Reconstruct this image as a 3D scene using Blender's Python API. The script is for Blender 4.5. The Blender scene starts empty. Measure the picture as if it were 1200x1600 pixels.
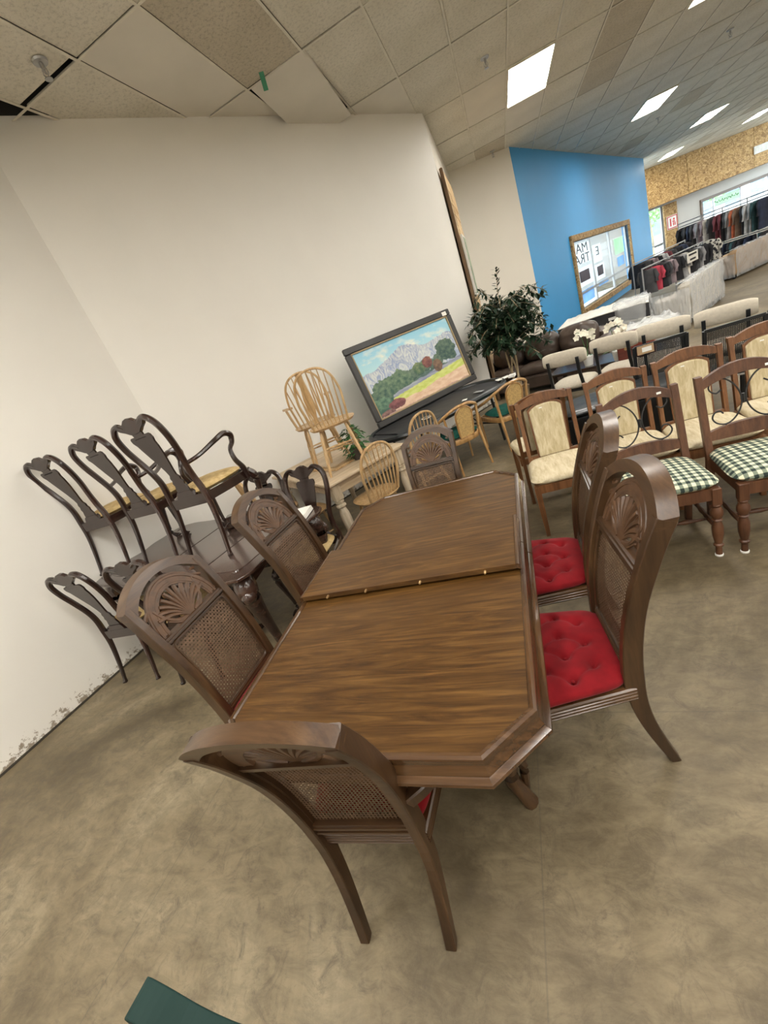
import bpy, math, random
import numpy as np
from mathutils import Vector, Matrix, noise

# ------------------------------------------------------------------ camera, world, exposure
S = bpy.context.scene
COL = S.collection
random.seed(5)
F_PX, CAM_H = 659.0, 1.75

def _ray(x, y): return np.array([x-600.0, y-800.0, F_PX])
_Y = _ray(785, 448); _down = np.cross(_ray(-1036, 1173), _Y); _down /= np.linalg.norm(_down)
if _down[1] < 0: _down = -_down
_up = -_down; _Y = _Y-_Y.dot(_up)*_up; _Y /= np.linalg.norm(_Y)
_R = np.array([np.cross(_Y, _up), _Y, _up])
CAMP = np.array([0, 0, CAM_H])
cam = bpy.data.objects.new('camera', bpy.data.cameras.new('camera')); COL.objects.link(cam)
cam.data.sensor_fit = 'VERTICAL'; cam.data.sensor_height = 36.0; cam.data.lens = 36.0*F_PX/1600.0
cam.data.clip_start = 0.02; cam.data.clip_end = 300
_m = Matrix.Identity(4)
for i in range(3):
    _m[i][0] = _R[i][0]; _m[i][1] = -_R[i][1]; _m[i][2] = -_R[i][2]; _m[i][3] = CAMP[i]
cam.matrix_world = _m
S.camera = cam

W = bpy.data.worlds.new('world'); S.world = W; W.use_nodes = True
bg = W.node_tree.nodes['Background']; bg.inputs[0].default_value = (0.80, 0.92, 1.0, 1); bg.inputs[1].default_value = 3.2
S.view_settings.view_transform = 'Standard'; S.view_settings.look = 'None'
S.view_settings.gamma = 1; S.view_settings.exposure = 1.08; S.view_settings.use_curve_mapping = False
PANEL_POWER = 13

def G(x, y, z=0.0):
    "point of the world plane at height z seen at a pixel of the photograph"
    v = _R@_ray(x, y); t = (z-CAM_H)/v[2]
    p = CAMP+t*v
    return Vector((p[0], p[1], z))
def GW(x, y, P, Q, off=0.0):
    "point on the vertical plane through P and Q"
    P = np.array([P[0], P[1], 0.]); Q = np.array([Q[0], Q[1], 0.])
    n = np.cross(Q-P, [0, 0, 1]); n /= np.linalg.norm(n)
    v = _R@_ray(x, y); t = ((P+n*off)-CAMP).dot(n)/v.dot(n)
    return Vector(CAMP+t*v)

# ------------------------------------------------------------------ materials
MATS = {}
def newmat(name):
    m = bpy.data.materials.new(name); m.use_nodes = True
    nt = m.node_tree; b = nt.nodes['Principled BSDF']
    return m, nt, b
def node(nt, t, **kw):
    n = nt.nodes.new(t)
    for k, v in kw.items():
        if hasattr(n, k): setattr(n, k, v)
        else: n.inputs[k].default_value = v
    return n
def c4(c): return (*c, 1) if len(c) == 3 else c
def coords(nt, scale=(1, 1, 1), rot=(0, 0, 0), loc=(0, 0, 0), kind='Object'):
    tc = node(nt, 'ShaderNodeTexCoord'); mp = node(nt, 'ShaderNodeMapping')
    mp.inputs['Scale'].default_value = scale; mp.inputs['Rotation'].default_value = rot; mp.inputs['Location'].default_value = loc
    nt.links.new(tc.outputs[kind], mp.inputs[0]); return mp.outputs[0]
def ramp(nt, fac, stops):
    r = node(nt, 'ShaderNodeValToRGB'); e = r.color_ramp.elements
    while len(e) < len(stops): e.new(0.5)
    for i, (p, c) in enumerate(stops): e[i].position = p; e[i].color = c4(c)
    nt.links.new(fac, r.inputs[0]); return r.outputs[0]
def bump(nt, b, h, strength=0.3, dist=0.01):
    n = node(nt, 'ShaderNodeBump'); n.inputs['Strength'].default_value = strength; n.inputs['Distance'].default_value = dist
    nt.links.new(h, n.inputs['Height']); nt.links.new(n.outputs[0], b.inputs['Normal'])
def mix(nt, fac, a, b, mode='MIX'):
    n = node(nt, 'ShaderNodeMix'); n.data_type = 'RGBA'; n.blend_type = mode
    for s, v in ((0, fac), (6, a), (7, b)):
        if isinstance(v, (int, float)): n.inputs[s].default_value = v
        elif isinstance(v, tuple): n.inputs[s].default_value = c4(v)
        else: nt.links.new(v, n.inputs[s])
    return n.outputs[2]

def plain(name, col, rough=0.6, var=0.12, nscale=6, metal=0, spec=0.5, bs=0.0, bscale=60, kind='Object', coat=0):
    if name in MATS: return MATS[name]
    m, nt, b = newmat(name)
    v = coords(nt, kind=kind)
    n = node(nt, 'ShaderNodeTexNoise', Scale=nscale, Detail=5.0); nt.links.new(v, n.inputs[0])
    lo = tuple(c*(1-var) for c in col); hi = tuple(min(1, c*(1+var)) for c in col)
    nt.links.new(ramp(nt, n.outputs[0], [(0.3, lo), (0.7, hi)]), b.inputs['Base Color'])
    b.inputs['Roughness'].default_value = rough; b.inputs['Metallic'].default_value = metal
    b.inputs['Specular IOR Level'].default_value = spec; b.inputs['Coat Weight'].default_value = coat
    if bs:
        n2 = node(nt, 'ShaderNodeTexNoise', Scale=bscale, Detail=3.0); nt.links.new(v, n2.inputs[0]); bump(nt, b, n2.outputs[0], bs, 0.004)
    MATS[name] = m; return m

def wood(name, dark, mid, light, axis='z', scale=1.0, rough=0.4, grain=22, coat=0.0, bs=0.12, dist=1.2, spec=0.5):
    "wood with the grain running along one local axis"
    if name in MATS: return MATS[name]
    m, nt, b = newmat(name)
    s = {'x': (0.9, 9, 9), 'y': (9, 0.9, 9), 'z': (9, 9, 0.9)}[axis]
    v = coords(nt, tuple(k*scale for k in s))
    n = node(nt, 'ShaderNodeTexNoise', Scale=1.0, Detail=7.0, Roughness=0.62, Distortion=dist); nt.links.new(v, n.inputs[0])
    v2 = coords(nt, tuple(k*scale*(grain/3 if k > 1 else 2.0) for k in s))
    n2 = node(nt, 'ShaderNodeTexNoise', Scale=1.0, Detail=3.0, Roughness=0.7); nt.links.new(v2, n2.inputs[0])
    base = ramp(nt, n.outputs[0], [(0.28, dark), (0.5, mid), (0.72, light)])
    fine = ramp(nt, n2.outputs[0], [(0.35, (0.62, 0.58, 0.55)), (0.62, (1, 1, 1))])
    nt.links.new(mix(nt, 0.75, base, fine, 'MULTIPLY'), b.inputs['Base Color'])
    b.inputs['Roughness'].default_value = rough; b.inputs['Coat Weight'].default_value = coat; b.inputs['Specular IOR Level'].default_value = spec
    b.inputs['Coat Roughness'].default_value = 0.15
    bump(nt, b, n2.outputs[0], bs, 0.002)
    MATS[name] = m; return m

def wall_paint(name, col, marks=0.0, rough=0.55, spec=0.4, dirt_z=None):
    m, nt, b = newmat(name)
    v = coords(nt, kind='Object')
    n = node(nt, 'ShaderNodeTexNoise', Scale=1.3, Detail=5.0); nt.links.new(v, n.inputs[0])
    c = ramp(nt, n.outputs[0], [(0.3, tuple(k*0.955 for k in col)), (0.7, col)])
    if marks:
        # sparse scuffs and chips of the paint
        vs = coords(nt, (3.0, 3.0, 9.0)); n3 = node(nt, 'ShaderNodeTexNoise', Scale=3.2, Detail=6.0, Roughness=0.75); nt.links.new(vs, n3.inputs[0])
        fac = ramp(nt, n3.outputs[0], [(0.70, (0, 0, 0)), (0.735, (1, 1, 1))])
        sx = node(nt, 'ShaderNodeSeparateXYZ'); nt.links.new(v, sx.inputs[0])
        mr = node(nt, 'ShaderNodeMapRange'); mr.inputs[1].default_value = 0.0; mr.inputs[2].default_value = 1.9; mr.inputs[3].default_value = marks; mr.inputs[4].default_value = 0.0
        nt.links.new(sx.outputs[2], mr.inputs[0])
        mu = node(nt, 'ShaderNodeMath', operation='MULTIPLY'); nt.links.new(fac, mu.inputs[0]); nt.links.new(mr.outputs[0], mu.inputs[1])
        c = mix(nt, mu.outputs[0], c, (0.32, 0.28, 0.23))
        # chipped foot of the wall
        n4 = node(nt, 'ShaderNodeTexNoise', Scale=14.0, Detail=8.0, Roughness=0.75); nt.links.new(v, n4.inputs[0])
        mr2 = node(nt, 'ShaderNodeMapRange'); mr2.inputs[1].default_value = 0.0; mr2.inputs[2].default_value = 0.30; mr2.inputs[3].default_value = 0.17; mr2.inputs[4].default_value = -0.12
        nt.links.new(sx.outputs[2], mr2.inputs[0])
        ad = node(nt, 'ShaderNodeMath', operation='ADD'); nt.links.new(n4.outputs[0], ad.inputs[0]); nt.links.new(mr2.outputs[0], ad.inputs[1])
        f2 = ramp(nt, ad.outputs[0], [(0.63, (0, 0, 0)), (0.67, (1, 1, 1))])
        c = mix(nt, f2, c, (0.30, 0.25, 0.19))
    nt.links.new(c, b.inputs['Base Color'])
    n2 = node(nt, 'ShaderNodeTexNoise', Scale=45.0, Detail=2.0); nt.links.new(v, n2.inputs[0]); bump(nt, b, n2.outputs[0], 0.05, 0.004)
    b.inputs['Roughness'].default_value = rough; b.inputs['Specular IOR Level'].default_value = spec
    return m

def concrete():
    m, nt, b = newmat('polished_concrete')
    v = coords(nt)
    n = node(nt, 'ShaderNodeTexNoise', Scale=0.9, Detail=9.0, Roughness=0.66, Distortion=0.8); nt.links.new(v, n.inputs[0])
    c = ramp(nt, n.outputs[0], [(0.28, (0.085, 0.064, 0.035)), (0.43, (0.150, 0.116, 0.068)), (0.55, (0.225, 0.178, 0.108)), (0.70, (0.33, 0.275, 0.182))])
    v2 = coords(nt, (2.2, 5.0, 1), (0, 0, 0.7))
    n2 = node(nt, 'ShaderNodeTexNoise', Scale=3.0, Detail=9.0, Roughness=0.75, Distortion=0.5); nt.links.new(v2, n2.inputs[0])
    f = ramp(nt, n2.outputs[0], [(0.32, (0.46, 0.45, 0.42)), (0.60, (0.93, 0.93, 0.92))])
    c = mix(nt, 0.85, c, f, 'MULTIPLY')
    n5 = node(nt, 'ShaderNodeTexNoise', Scale=9.0, Detail=9.0, Roughness=0.85, Distortion=1.2); nt.links.new(v, n5.inputs[0])
    c = mix(nt, ramp(nt, n5.outputs[0], [(0.50, (0, 0, 0)), (0.66, (0.75, 0.75, 0.75))]), c, (0.085, 0.066, 0.042))
    # saw-cut control joints
    br = node(nt, 'ShaderNodeTexBrick'); br.offset = 0.0
    nt.links.new(coords(nt, (1, 1, 1), (0, 0, 0.03), (0.31, 0.2, 0)), br.inputs['Vector'])
    br.inputs['Scale'].default_value = 1.0; br.inputs['Mortar Size'].default_value = 0.004; br.inputs['Mortar Smooth'].default_value = 0.6
    br.inputs['Brick Width'].default_value = 1.6; br.inputs['Row Height'].default_value = 1.6
    c = mix(nt, mix(nt, 0.65, br.outputs['Fac'], (0, 0, 0)), c, (0.08, 0.07, 0.05))
    nt.links.new(c, b.inputs['Base Color'])
    rg = ramp(nt, n2.outputs[0], [(0.3, (0.42,)*3), (0.7, (0.62,)*3)])
    nt.links.new(rg, b.inputs['Roughness'])
    bump(nt, b, n2.outputs[0], 0.05, 0.01); b.inputs['Specular IOR Level'].default_value = 0.4
    return m

def osb(name='strand_board', k=1.0):
    if name in MATS: return MATS[name]
    m, nt, b = newmat(name)
    v = coords(nt, (1, 1, 1.6))
    n = node(nt, 'ShaderNodeTexVoronoi', Scale=20.0); n.feature = 'F1'
    w = node(nt, 'ShaderNodeTexNoise', Scale=6.0, Detail=4.0); nt.links.new(v, w.inputs[0])
    nt.links.new(mix(nt, 0.35, v, w.outputs[1]), n.inputs[0])
    c = ramp(nt, n.outputs[1], [(0.15, (0.24*k, 0.125*k, 0.035*k)), (0.5, (0.48*k, 0.29*k, 0.10*k)), (0.85, (0.66*k, 0.45*k, 0.20*k))])
    nt.links.new(c, b.inputs['Base Color']); b.inputs['Roughness'].default_value = 0.7
    bump(nt, b, n.outputs[0], 0.3, 0.01)
    MATS[name] = m; return m

def glow(name, col, strength):
    if name in MATS: return MATS[name]
    m, nt, b = newmat(name)
    b.inputs['Base Color'].default_value = c4(col); b.inputs['Emission Color'].default_value = c4(col); b.inputs['Emission Strength'].default_value = strength
    MATS[name] = m; return m

def plaid():
    m, nt, b = newmat('plaid_cloth')
    v = coords(nt); sx = node(nt, 'ShaderNodeSeparateXYZ'); nt.links.new(v, sx.inputs[0])
    outs = []
    for i in (0, 1):
        a = node(nt, 'ShaderNodeMath', operation='MULTIPLY'); a.inputs[1].default_value = 26.0; nt.links.new(sx.outputs[i], a.inputs[0])
        f = node(nt, 'ShaderNodeMath', operation='FRACT'); nt.links.new(a.outputs[0], f.inputs[0])
        g = node(nt, 'ShaderNodeMath', operation='GREATER_THAN'); g.inputs[1].default_value = 0.5; nt.links.new(f.outputs[0], g.inputs[0])
        outs.append(g.outputs[0])
    ad = node(nt, 'ShaderNodeMath', operation='ADD'); nt.links.new(outs[0], ad.inputs[0]); nt.links.new(outs[1], ad.inputs[1])
    hf = node(nt, 'ShaderNodeMath', operation='MULTIPLY'); hf.inputs[1].default_value = 0.5; nt.links.new(ad.outputs[0], hf.inputs[0])
    c = ramp(nt, hf.outputs[0], [(0.0, (0.72, 0.68, 0.50)), (0.3, (0.20, 0.24, 0.18)), (0.8, (0.016, 0.03, 0.026))])
    c.node.color_ramp.interpolation = 'CONSTANT'
    nt.links.new(c, b.inputs['Base Color']); b.inputs['Roughness'].default_value = 0.9
    return m

def velvet(name, col, k=1.0):
    m, nt, b = newmat(name); v = coords(nt)
    n = node(nt, 'ShaderNodeTexNoise', Scale=14.0, Detail=6.0); nt.links.new(v, n.inputs[0])
    nt.links.new(ramp(nt, n.outputs[0], [(0.3, tuple(c*0.75 for c in col)), (0.7, tuple(min(1, c*1.2) for c in col))]), b.inputs['Base Color'])
    b.inputs['Roughness'].default_value = 0.85; b.inputs['Sheen Weight'].default_value = 0.08*k
    b.inputs['Sheen Tint'].default_value = (1, .5, .5, 1) if col[0] > .2 else (1, 1, 1, 1); b.inputs['Specular IOR Level'].default_value = 0.2
    return m

def streaky(name, a, b_, c_, scale=(30, 30, 4)):
    m, nt, b = newmat(name)
    n = node(nt, 'ShaderNodeTexNoise', Scale=1.0, Detail=5.0, Roughness=0.65, Distortion=0.6); nt.links.new(coords(nt, scale), n.inputs[0])
    nt.links.new(ramp(nt, n.outputs[0], [(0.3, a), (0.5, b_), (0.7, c_)]), b.inputs['Base Color']); b.inputs['Roughness'].default_value = 0.9
    b.inputs['Specular IOR Level'].default_value = 0.2
    return m

def wrap_film():
    m, nt, b = newmat('clear_film')
    b.inputs['Base Color'].default_value = (0.9, 0.93, 0.95, 1); b.inputs['Roughness'].default_value = 0.12; b.inputs['Alpha'].default_value = 0.38
    n = node(nt, 'ShaderNodeTexNoise', Scale=16.0, Detail=5.0, Distortion=2.0); nt.links.new(coords(nt, (1, 1, 3)), n.inputs[0]); bump(nt, b, n.outputs[0], 1.0, 0.03)
    return m

M_cane_wood = wood('walnut_stain', (0.020, 0.0095, 0.0035), (0.050, 0.024, 0.0095), (0.095, 0.049, 0.020), 'z', 1.0, 0.36, coat=0.15)
M_cane_wood_x = wood('walnut_stain_cross', (0.028, 0.013, 0.005), (0.064, 0.031, 0.0125), (0.12, 0.064, 0.027), 'x', 1.0, 0.36, coat=0.15)
M_carve = plain('carved_walnut', (0.085, 0.042, 0.020), 0.42, 0.35, 30)
M_cane = plain('woven_cane', (0.115, 0.066, 0.036), 0.6, 0.25, 30)
M_red = velvet('red_velvet', (0.20, 0.004, 0.008))
M_top = wood('oak_veneer', (0.036, 0.014, 0.0025), (0.086, 0.039, 0.0085), (0.165, 0.083, 0.022), 'x', 1.9, 0.36, grain=22, coat=0.08, bs=0.05, dist=2.8)
M_edge = wood('oak_moulding', (0.034, 0.015, 0.005), (0.075, 0.035, 0.013), (0.14, 0.072, 0.030), 'y', 1.0, 0.22, coat=0.6)
M_edge_x = wood('oak_moulding_cross', (0.034, 0.015, 0.005), (0.075, 0.035, 0.013), (0.14, 0.072, 0.030), 'x', 1.0, 0.22, coat=0.6)
M_mah = wood('dark_mahogany', (0.010, 0.005, 0.0035), (0.024, 0.011, 0.008), (0.050, 0.021, 0.014), 'z', 1.0, 0.22, coat=0.5)
M_mah_top = wood('mahogany_top', (0.022, 0.011, 0.008), (0.050, 0.024, 0.016), (0.095, 0.048, 0.032), 'y', 1.0, 0.25, coat=0.5)
M_gold = streaky('gold_damask', (0.36, 0.25, 0.10), (0.50, 0.36, 0.17), (0.60, 0.46, 0.25), (20, 20, 20))
M_pine = wood('honey_maple', (0.36, 0.22, 0.09), (0.56, 0.37, 0.18), (0.68, 0.49, 0.27), 'z', 0.8, 0.38)
M_white_oak = wood('whitewashed_oak', (0.38, 0.28, 0.17), (0.56, 0.44, 0.29), (0.68, 0.56, 0.40), 'x', 1.0, 0.45)
M_walnut2 = wood('warm_walnut', (0.075, 0.028, 0.010), (0.165, 0.068, 0.024), (0.26, 0.12, 0.048), 'z', 1.0, 0.4)
M_plaidwood = wood('chestnut_stain', (0.045, 0.017, 0.008), (0.10, 0.040, 0.018), (0.155, 0.068, 0.032), 'z', 1.0, 0.42)
M_beige = streaky('beige_slub_fabric', (0.40, 0.32, 0.18), (0.53, 0.45, 0.285), (0.66, 0.59, 0.42), (40, 40, 5))
M_beige_seat = streaky('beige_slub_seat', (0.44, 0.36, 0.22), (0.58, 0.50, 0.34), (0.68, 0.61, 0.45), (40, 7, 30))
M_plaid = plaid()
M_iron = plain('black_iron', (0.012, 0.012, 0.012), 0.45, 0.2)
M_rattan = wood('golden_bentwood', (0.33, 0.17, 0.055), (0.50, 0.29, 0.11), (0.62, 0.40, 0.18), 'z', 0.8, 0.3, coat=0.3)
M_rcane = plain('golden_cane', (0.52, 0.35, 0.14), 0.6, 0.25, 60)
M_green = velvet('green_velvet', (0.008, 0.085, 0.065), 0.2)
M_black = plain('black_lacquer', (0.010, 0.012, 0.014), 0.35, 0.2)
M_blackcloth = plain('black_cloth', (0.022, 0.023, 0.026), 0.55, 0.3, 4, bs=0.3, bscale=9)
M_cream = plain('cream_boucle', (0.55, 0.50, 0.41), 0.95, 0.08, 40, bs=0.3)
M_brown = plain('brown_leather', (0.075, 0.052, 0.040), 0.38, 0.3, 5, bs=0.7, bscale=11)
M_blackleather = plain('black_leather', (0.012, 0.016, 0.019), 0.28, 0.3, 6, bs=0.4, bscale=14)
M_leaf = plain('ficus_leaf_green', (0.018, 0.045, 0.020), 0.45, 0.4, 3)
M_leaf2 = plain('ivy_leaf_green', (0.04, 0.13, 0.035), 0.45, 0.4, 3)
M_bark = plain('pale_bark', (0.36, 0.28, 0.17), 0.8, 0.3, 12)
M_white = plain('white_plastic', (0.78, 0.78, 0.75), 0.5, 0.03)
M_paper = plain('white_paper', (0.82, 0.80, 0.74), 0.7, 0.03)
M_metal = plain('brushed_steel', (0.42, 0.42, 0.42), 0.35, 0.1, metal=0.9)
M_brass = plain('brass_pin', (0.5, 0.33, 0.16), 0.3, 0.1, metal=0.7)
M_film = wrap_film()
M_alum = plain('grey_aluminium', (0.36, 0.37, 0.38), 0.4, 0.05, metal=0.5)

# ------------------------------------------------------------------ mesh builder
def cat(pts, n=6):
    "Catmull-Rom through points"
    P = [Vector(p) for p in pts]; P = [2*P[0]-P[1]]+P+[2*P[-1]-P[-2]]; out = []
    for i in range(1, len(P)-2):
        for k in range(n):
            t = k/n; a, b, c, d = P[i-1], P[i], P[i+1], P[i+2]
            out.append(0.5*((2*b)+(c-a)*t+(2*a-5*b+4*c-d)*t*t+(3*b-a-3*c+d)*t**3))
    out.append(P[-2]); return out
class M:
    def __init__(s): s.v = []; s.f = []; s.T = None; s.fn = None
    def add(s, vs, fs):
        o = len(s.v)
        for p in vs:
            p = Vector(p)
            if s.fn: p = Vector(s.fn(p))
            if s.T: p = s.T@p
            s.v.append(tuple(p))
        s.f += [tuple(i+o for i in f) for f in fs]; return s
    def box(s, c, d, rot=None, ch=0.0):
        x, y, z = (k/2 for k in d); R = rot or Matrix.Identity(3)
        if ch <= 0:
            vs = [Vector(c)+R@Vector((a*x, b*y, e*z)) for e in (-1, 1) for a, b in ((-1, -1), (1, -1), (1, 1), (-1, 1))]
            return s.add(vs, [(3, 2, 1, 0), (4, 5, 6, 7), (0, 1, 5, 4), (1, 2, 6, 5), (2, 3, 7, 6), (3, 0, 4, 7)])
        ch = min(ch, x*.9, y*.9, z*.9); vs = []
        for e, k in ((-z, ch), (-z+ch, 0), (z-ch, 0), (z, ch)):
            X, Y = x-k, y-k; q = ch if k == 0 else ch*.5
            for a, b in ((-X+q, -Y), (X-q, -Y), (X, -Y+q), (X, Y-q), (X-q, Y), (-X+q, Y), (-X, Y-q), (-X, -Y+q)):
                vs.append(Vector(c)+R@Vector((a, b, e)))
        fs = [tuple(range(7, -1, -1)), tuple(range(24, 32))]
        for r in range(3):
            for i in range(8): j = (i+1) % 8; fs.append((r*8+i, r*8+j, r*8+8+j, r*8+8+i))
        return s.add(vs, fs)
    def sweep(s, pts, sec, ref=(0, 0, 1), closed=False, scales=None, cap=True):
        "sweep a closed 2D section [(a,b)] along pts; a runs along cross(t,ref), b along the other normal"
        P = [Vector(p) for p in pts]; n = len(P); k = len(sec); ref = Vector(ref); vs = []
        for i, p in enumerate(P):
            a = P[(i-1) % n] if (closed or i > 0) else p; b = P[(i+1) % n] if (closed or i < n-1) else p
            t = (b-a).normalized(); u = t.cross(ref)
            if u.length < 1e-4: u = t.cross(Vector((0.3, 0.9, 0.1)))
            u.normalize(); w = u.cross(t).normalized(); sc = scales[i] if scales else 1.0
            if not isinstance(sc, (tuple, list)): sc = (sc, sc)
            for x, y in sec: vs.append(p+u*x*sc[0]+w*y*sc[1])
        fs = []
        for i in range(n if closed else n-1):
            j = (i+1) % n
            for q in range(k): r = (q+1) % k; fs.append((i*k+q, i*k+r, j*k+r, j*k+q))
        if not closed and cap: fs += [tuple(range(k-1, -1, -1)), tuple((n-1)*k+q for q in range(k))]
        return s.add(vs, fs)
    def tube(s, pts, r, n=8, ref=(0, 0, 1), closed=False):
        rs = r if isinstance(r, (list, tuple)) else None; r0 = 1.0 if rs else r
        sec = [(r0*math.cos(2*math.pi*i/n), r0*math.sin(2*math.pi*i/n)) for i in range(n)]
        if rs:
            if len(rs) != len(pts): rs = [float(q) for q in np.interp(np.linspace(0, 1, len(pts)), np.linspace(0, 1, len(rs)), rs)]
        return s.sweep(pts, sec, ref, closed, rs)
    def bar(s, pts, w, d, ref=(0, 0, 1), sc=None):
        c = min(w, d)*0.12; a, b = w/2, d/2
        return s.sweep(pts, [(-a+c, -b), (a-c, -b), (a, -b+c), (a, b-c), (a-c, b), (-a+c, b), (-a, b-c), (-a, -b+c)], ref, False, sc)
    def lathe(s, prof, n=12, a=(0, 0, 0), b=None):
        "prof [(radius, distance)] along a->b (unit z when b is None)"
        a = Vector(a); t = (Vector(b)-a) if b is not None else Vector((0, 0, 1)); L = t.length if b is not None else 1.0; t.normalize()
        u = t.orthogonal().normalized(); w = t.cross(u); vs = []
        for r, z in prof:
            for i in range(n): g = 2*math.pi*i/n; vs.append(a+t*z*L+(u*math.cos(g)+w*math.sin(g))*r)
        k = len(prof); fs = [tuple(range(n-1, -1, -1)), tuple((k-1)*n+i for i in range(n))]
        for r in range(k-1):
            for i in range(n): j = (i+1) % n; fs.append((r*n+i, r*n+j, r*n+n+j, r*n+n+i))
        return s.add(vs, fs)
    def prism(s, poly, y0, y1, plane='xz'):
        n = len(poly)
        mk = (lambda a, b, y: (a, y, b)) if plane == 'xz' else ((lambda a, b, y: (a, b, y)) if plane == 'xy' else (lambda a, b, y: (y, a, b)))
        vs = [mk(a, b, y0) for a, b in poly]+[mk(a, b, y1) for a, b in poly]
        fs = [tuple(range(n)), tuple(range(2*n-1, n-1, -1))]+[(i, (i+1) % n+0, (i+1) % n+n, i+n) for i in range(n)]
        return s.add(vs, fs)
    def strip(s, pa, pb, y0, y1):
        "solid between two equally long xz polylines, thick in y"
        n = len(pa); vs = []
        for (a, b), (c, d) in zip(pa, pb): vs += [(a, y0, b), (c, y0, d), (c, y1, d), (a, y1, b)]
        fs = [(0, 1, 2, 3), tuple((n-1)*4+q for q in (3, 2, 1, 0))]
        for i in range(n-1):
            for q in range(4): r = (q+1) % 4; fs.append((i*4+q, i*4+r, i*4+4+r, i*4+4+q))
        return s.add(vs, fs)
    def grid(s, fn, nu, nv, wrapu=False):
        vs = [fn(i/(nu if wrapu else nu-1), j/(nv-1)) for j in range(nv) for i in range(nu)]; fs = []
        for j in range(nv-1):
            for i in range(nu if wrapu else nu-1): k = (i+1) % nu; fs.append((j*nu+i, j*nu+k, (j+1)*nu+k, (j+1)*nu+i))
        return s.add(vs, fs)
    def ball(s, c, r, n=8, m=6):
        r = r if isinstance(r, (tuple, list)) else (r, r, r)
        return s.grid(lambda u, v: (c[0]+r[0]*math.sin(math.pi*max(.001, min(.999, v)))*math.cos(-2*math.pi*u), c[1]+r[1]*math.sin(math.pi*max(.001, min(.999, v)))*math.sin(-2*math.pi*u), c[2]+r[2]*math.cos(math.pi*v)), n, m, True)
    def cushion(s, w, d, h, z=0, n=22, e=5.0, dome=0.0, top=None, bot=0.3, taper=0.0, cx=0, cy=0):
        "closed upholstered pad: rounded square plan, soft edge; top(x,y) adds relief"
        def P(a, b, up):
            # square to rounded plan
            q = (abs(a)**e+abs(b)**e)**(1/e); m_ = max(abs(a), abs(b)); k = m_/q if q > 1e-6 else 1
            x, y = a*k, b*k; edge = min(1.0, m_); prof = max(0.0, 1-edge**6)**0.5
            zz = z+(h*(0.5+0.5*prof)+dome*(1-a*a)*(1-b*b) if up else h*(0.5-0.5*prof)*1.0)
            wx = w/2*(1+taper*b); X, Y = x*wx, y*d/2
            if up and top: zz += top(X, Y)*min(1, prof*1.4)
            return (X+cx, Y+cy, zz)
        g = lambda t: -math.cos(math.pi*t)*0.35+(2*t-1)*0.65
        s.grid(lambda u, v: P(g(u), g(v), True), n, n)
        s.grid(lambda u, v: P(-g(u), g(v), False), n, n)
        return s
    def build(s, name, mat, parent=None, smooth=False, ang=40, bevel=0, kind=None):
        me = bpy.data.meshes.new(name); me.from_pydata(s.v, [], s.f); me.validate(); me.update()
        import bmesh
        bm = bmesh.new(); bm.from_mesh(me)
        if smooth: bmesh.ops.remove_doubles(bm, verts=bm.verts, dist=1e-5)
        bmesh.ops.recalc_face_normals(bm, faces=bm.faces); bm.to_mesh(me); bm.free()
        me.materials.append(mat)
        if smooth:
            me.shade_smooth() if hasattr(me, 'shade_smooth') else None
            try: me.set_sharp_from_angle(angle=math.radians(ang))
            except Exception: pass
        o = bpy.data.objects.new(name, me); COL.objects.link(o)
        if parent: o.parent = parent
        if bevel:
            b = o.modifiers.new('bevel', 'BEVEL'); b.width = bevel; b.segments = 2; b.limit_method = 'ANGLE'; b.angle_limit = math.radians(40)
        if kind: o['kind'] = kind
        return o

def thing(name, label, category, loc=(0, 0, 0), rz=0.0, group=None):
    o = bpy.data.objects.new(name, None); COL.objects.link(o); o.empty_display_size = 0.1
    o.location = loc; o.rotation_euler = (0, 0, rz); tag(o, label, category, group); return o
def tag(o, label, category, group=None):
    o['label'] = label; o['category'] = category
    if group: o['group'] = group
    return o
def struct(o): o['kind'] = 'structure'; return o
KIDS = {}
def kids(o): return [c for c in COL.objects if c.parent == o]
def copy_tree(o, parent=None):
    c = o.copy(); COL.objects.link(c); c.parent = parent
    for ch in kids(o): copy_tree(ch, c)
    return c
def dup(root, loc, rz, label, scale=None):
    c = copy_tree(root); c.location = loc; c.rotation_euler = (root.rotation_euler[0], root.rotation_euler[1], rz); c['label'] = label
    if scale: c.scale = scale
    return c
def fit(la, pa, za, lb, pb, zb, note=''):
    "location and yaw that bring two local points onto two pixels at given heights"
    A, B = G(*pa, za), G(*pb, zb)
    dl = Vector((lb[0]-la[0], lb[1]-la[1])); dw = Vector((B.x-A.x, B.y-A.y))
    r = math.atan2(dw.y, dw.x)-math.atan2(dl.y, dl.x)
    mid = Vector(((la[0]+lb[0])/2, (la[1]+lb[1])/2)); c, s_ = math.cos(r), math.sin(r)
    ml = Vector((c*mid.x-s_*mid.y, s_*mid.x+c*mid.y))
    loc = Vector(((A.x+B.x)/2-ml.x, (A.y+B.y)/2-ml.y, 0.0))
    print('FIT', note, 'scale %.2f yaw %.0f loc %.2f %.2f' % (dw.length/dl.length, math.degrees(r), loc.x, loc.y))
    return loc, r

# ------------------------------------------------------------------ the setting
H = 4.28
PC = Vector((-3.468, 3.439, 0)); PP = Vector((-0.526, 7.896, 0)); PQ = Vector((-0.556, 11.471, 0))
B0 = Vector((0.741, 11.916, 0)); B1 = Vector((6.273, 23.786, 0)); O1 = Vector((7.46, 28.16, 0)); O2 = Vector((13.56, 31.135, 0))
PL = PC+(Vector((-3.879, 1.025, 0))-PC).normalized()*9.0

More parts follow.
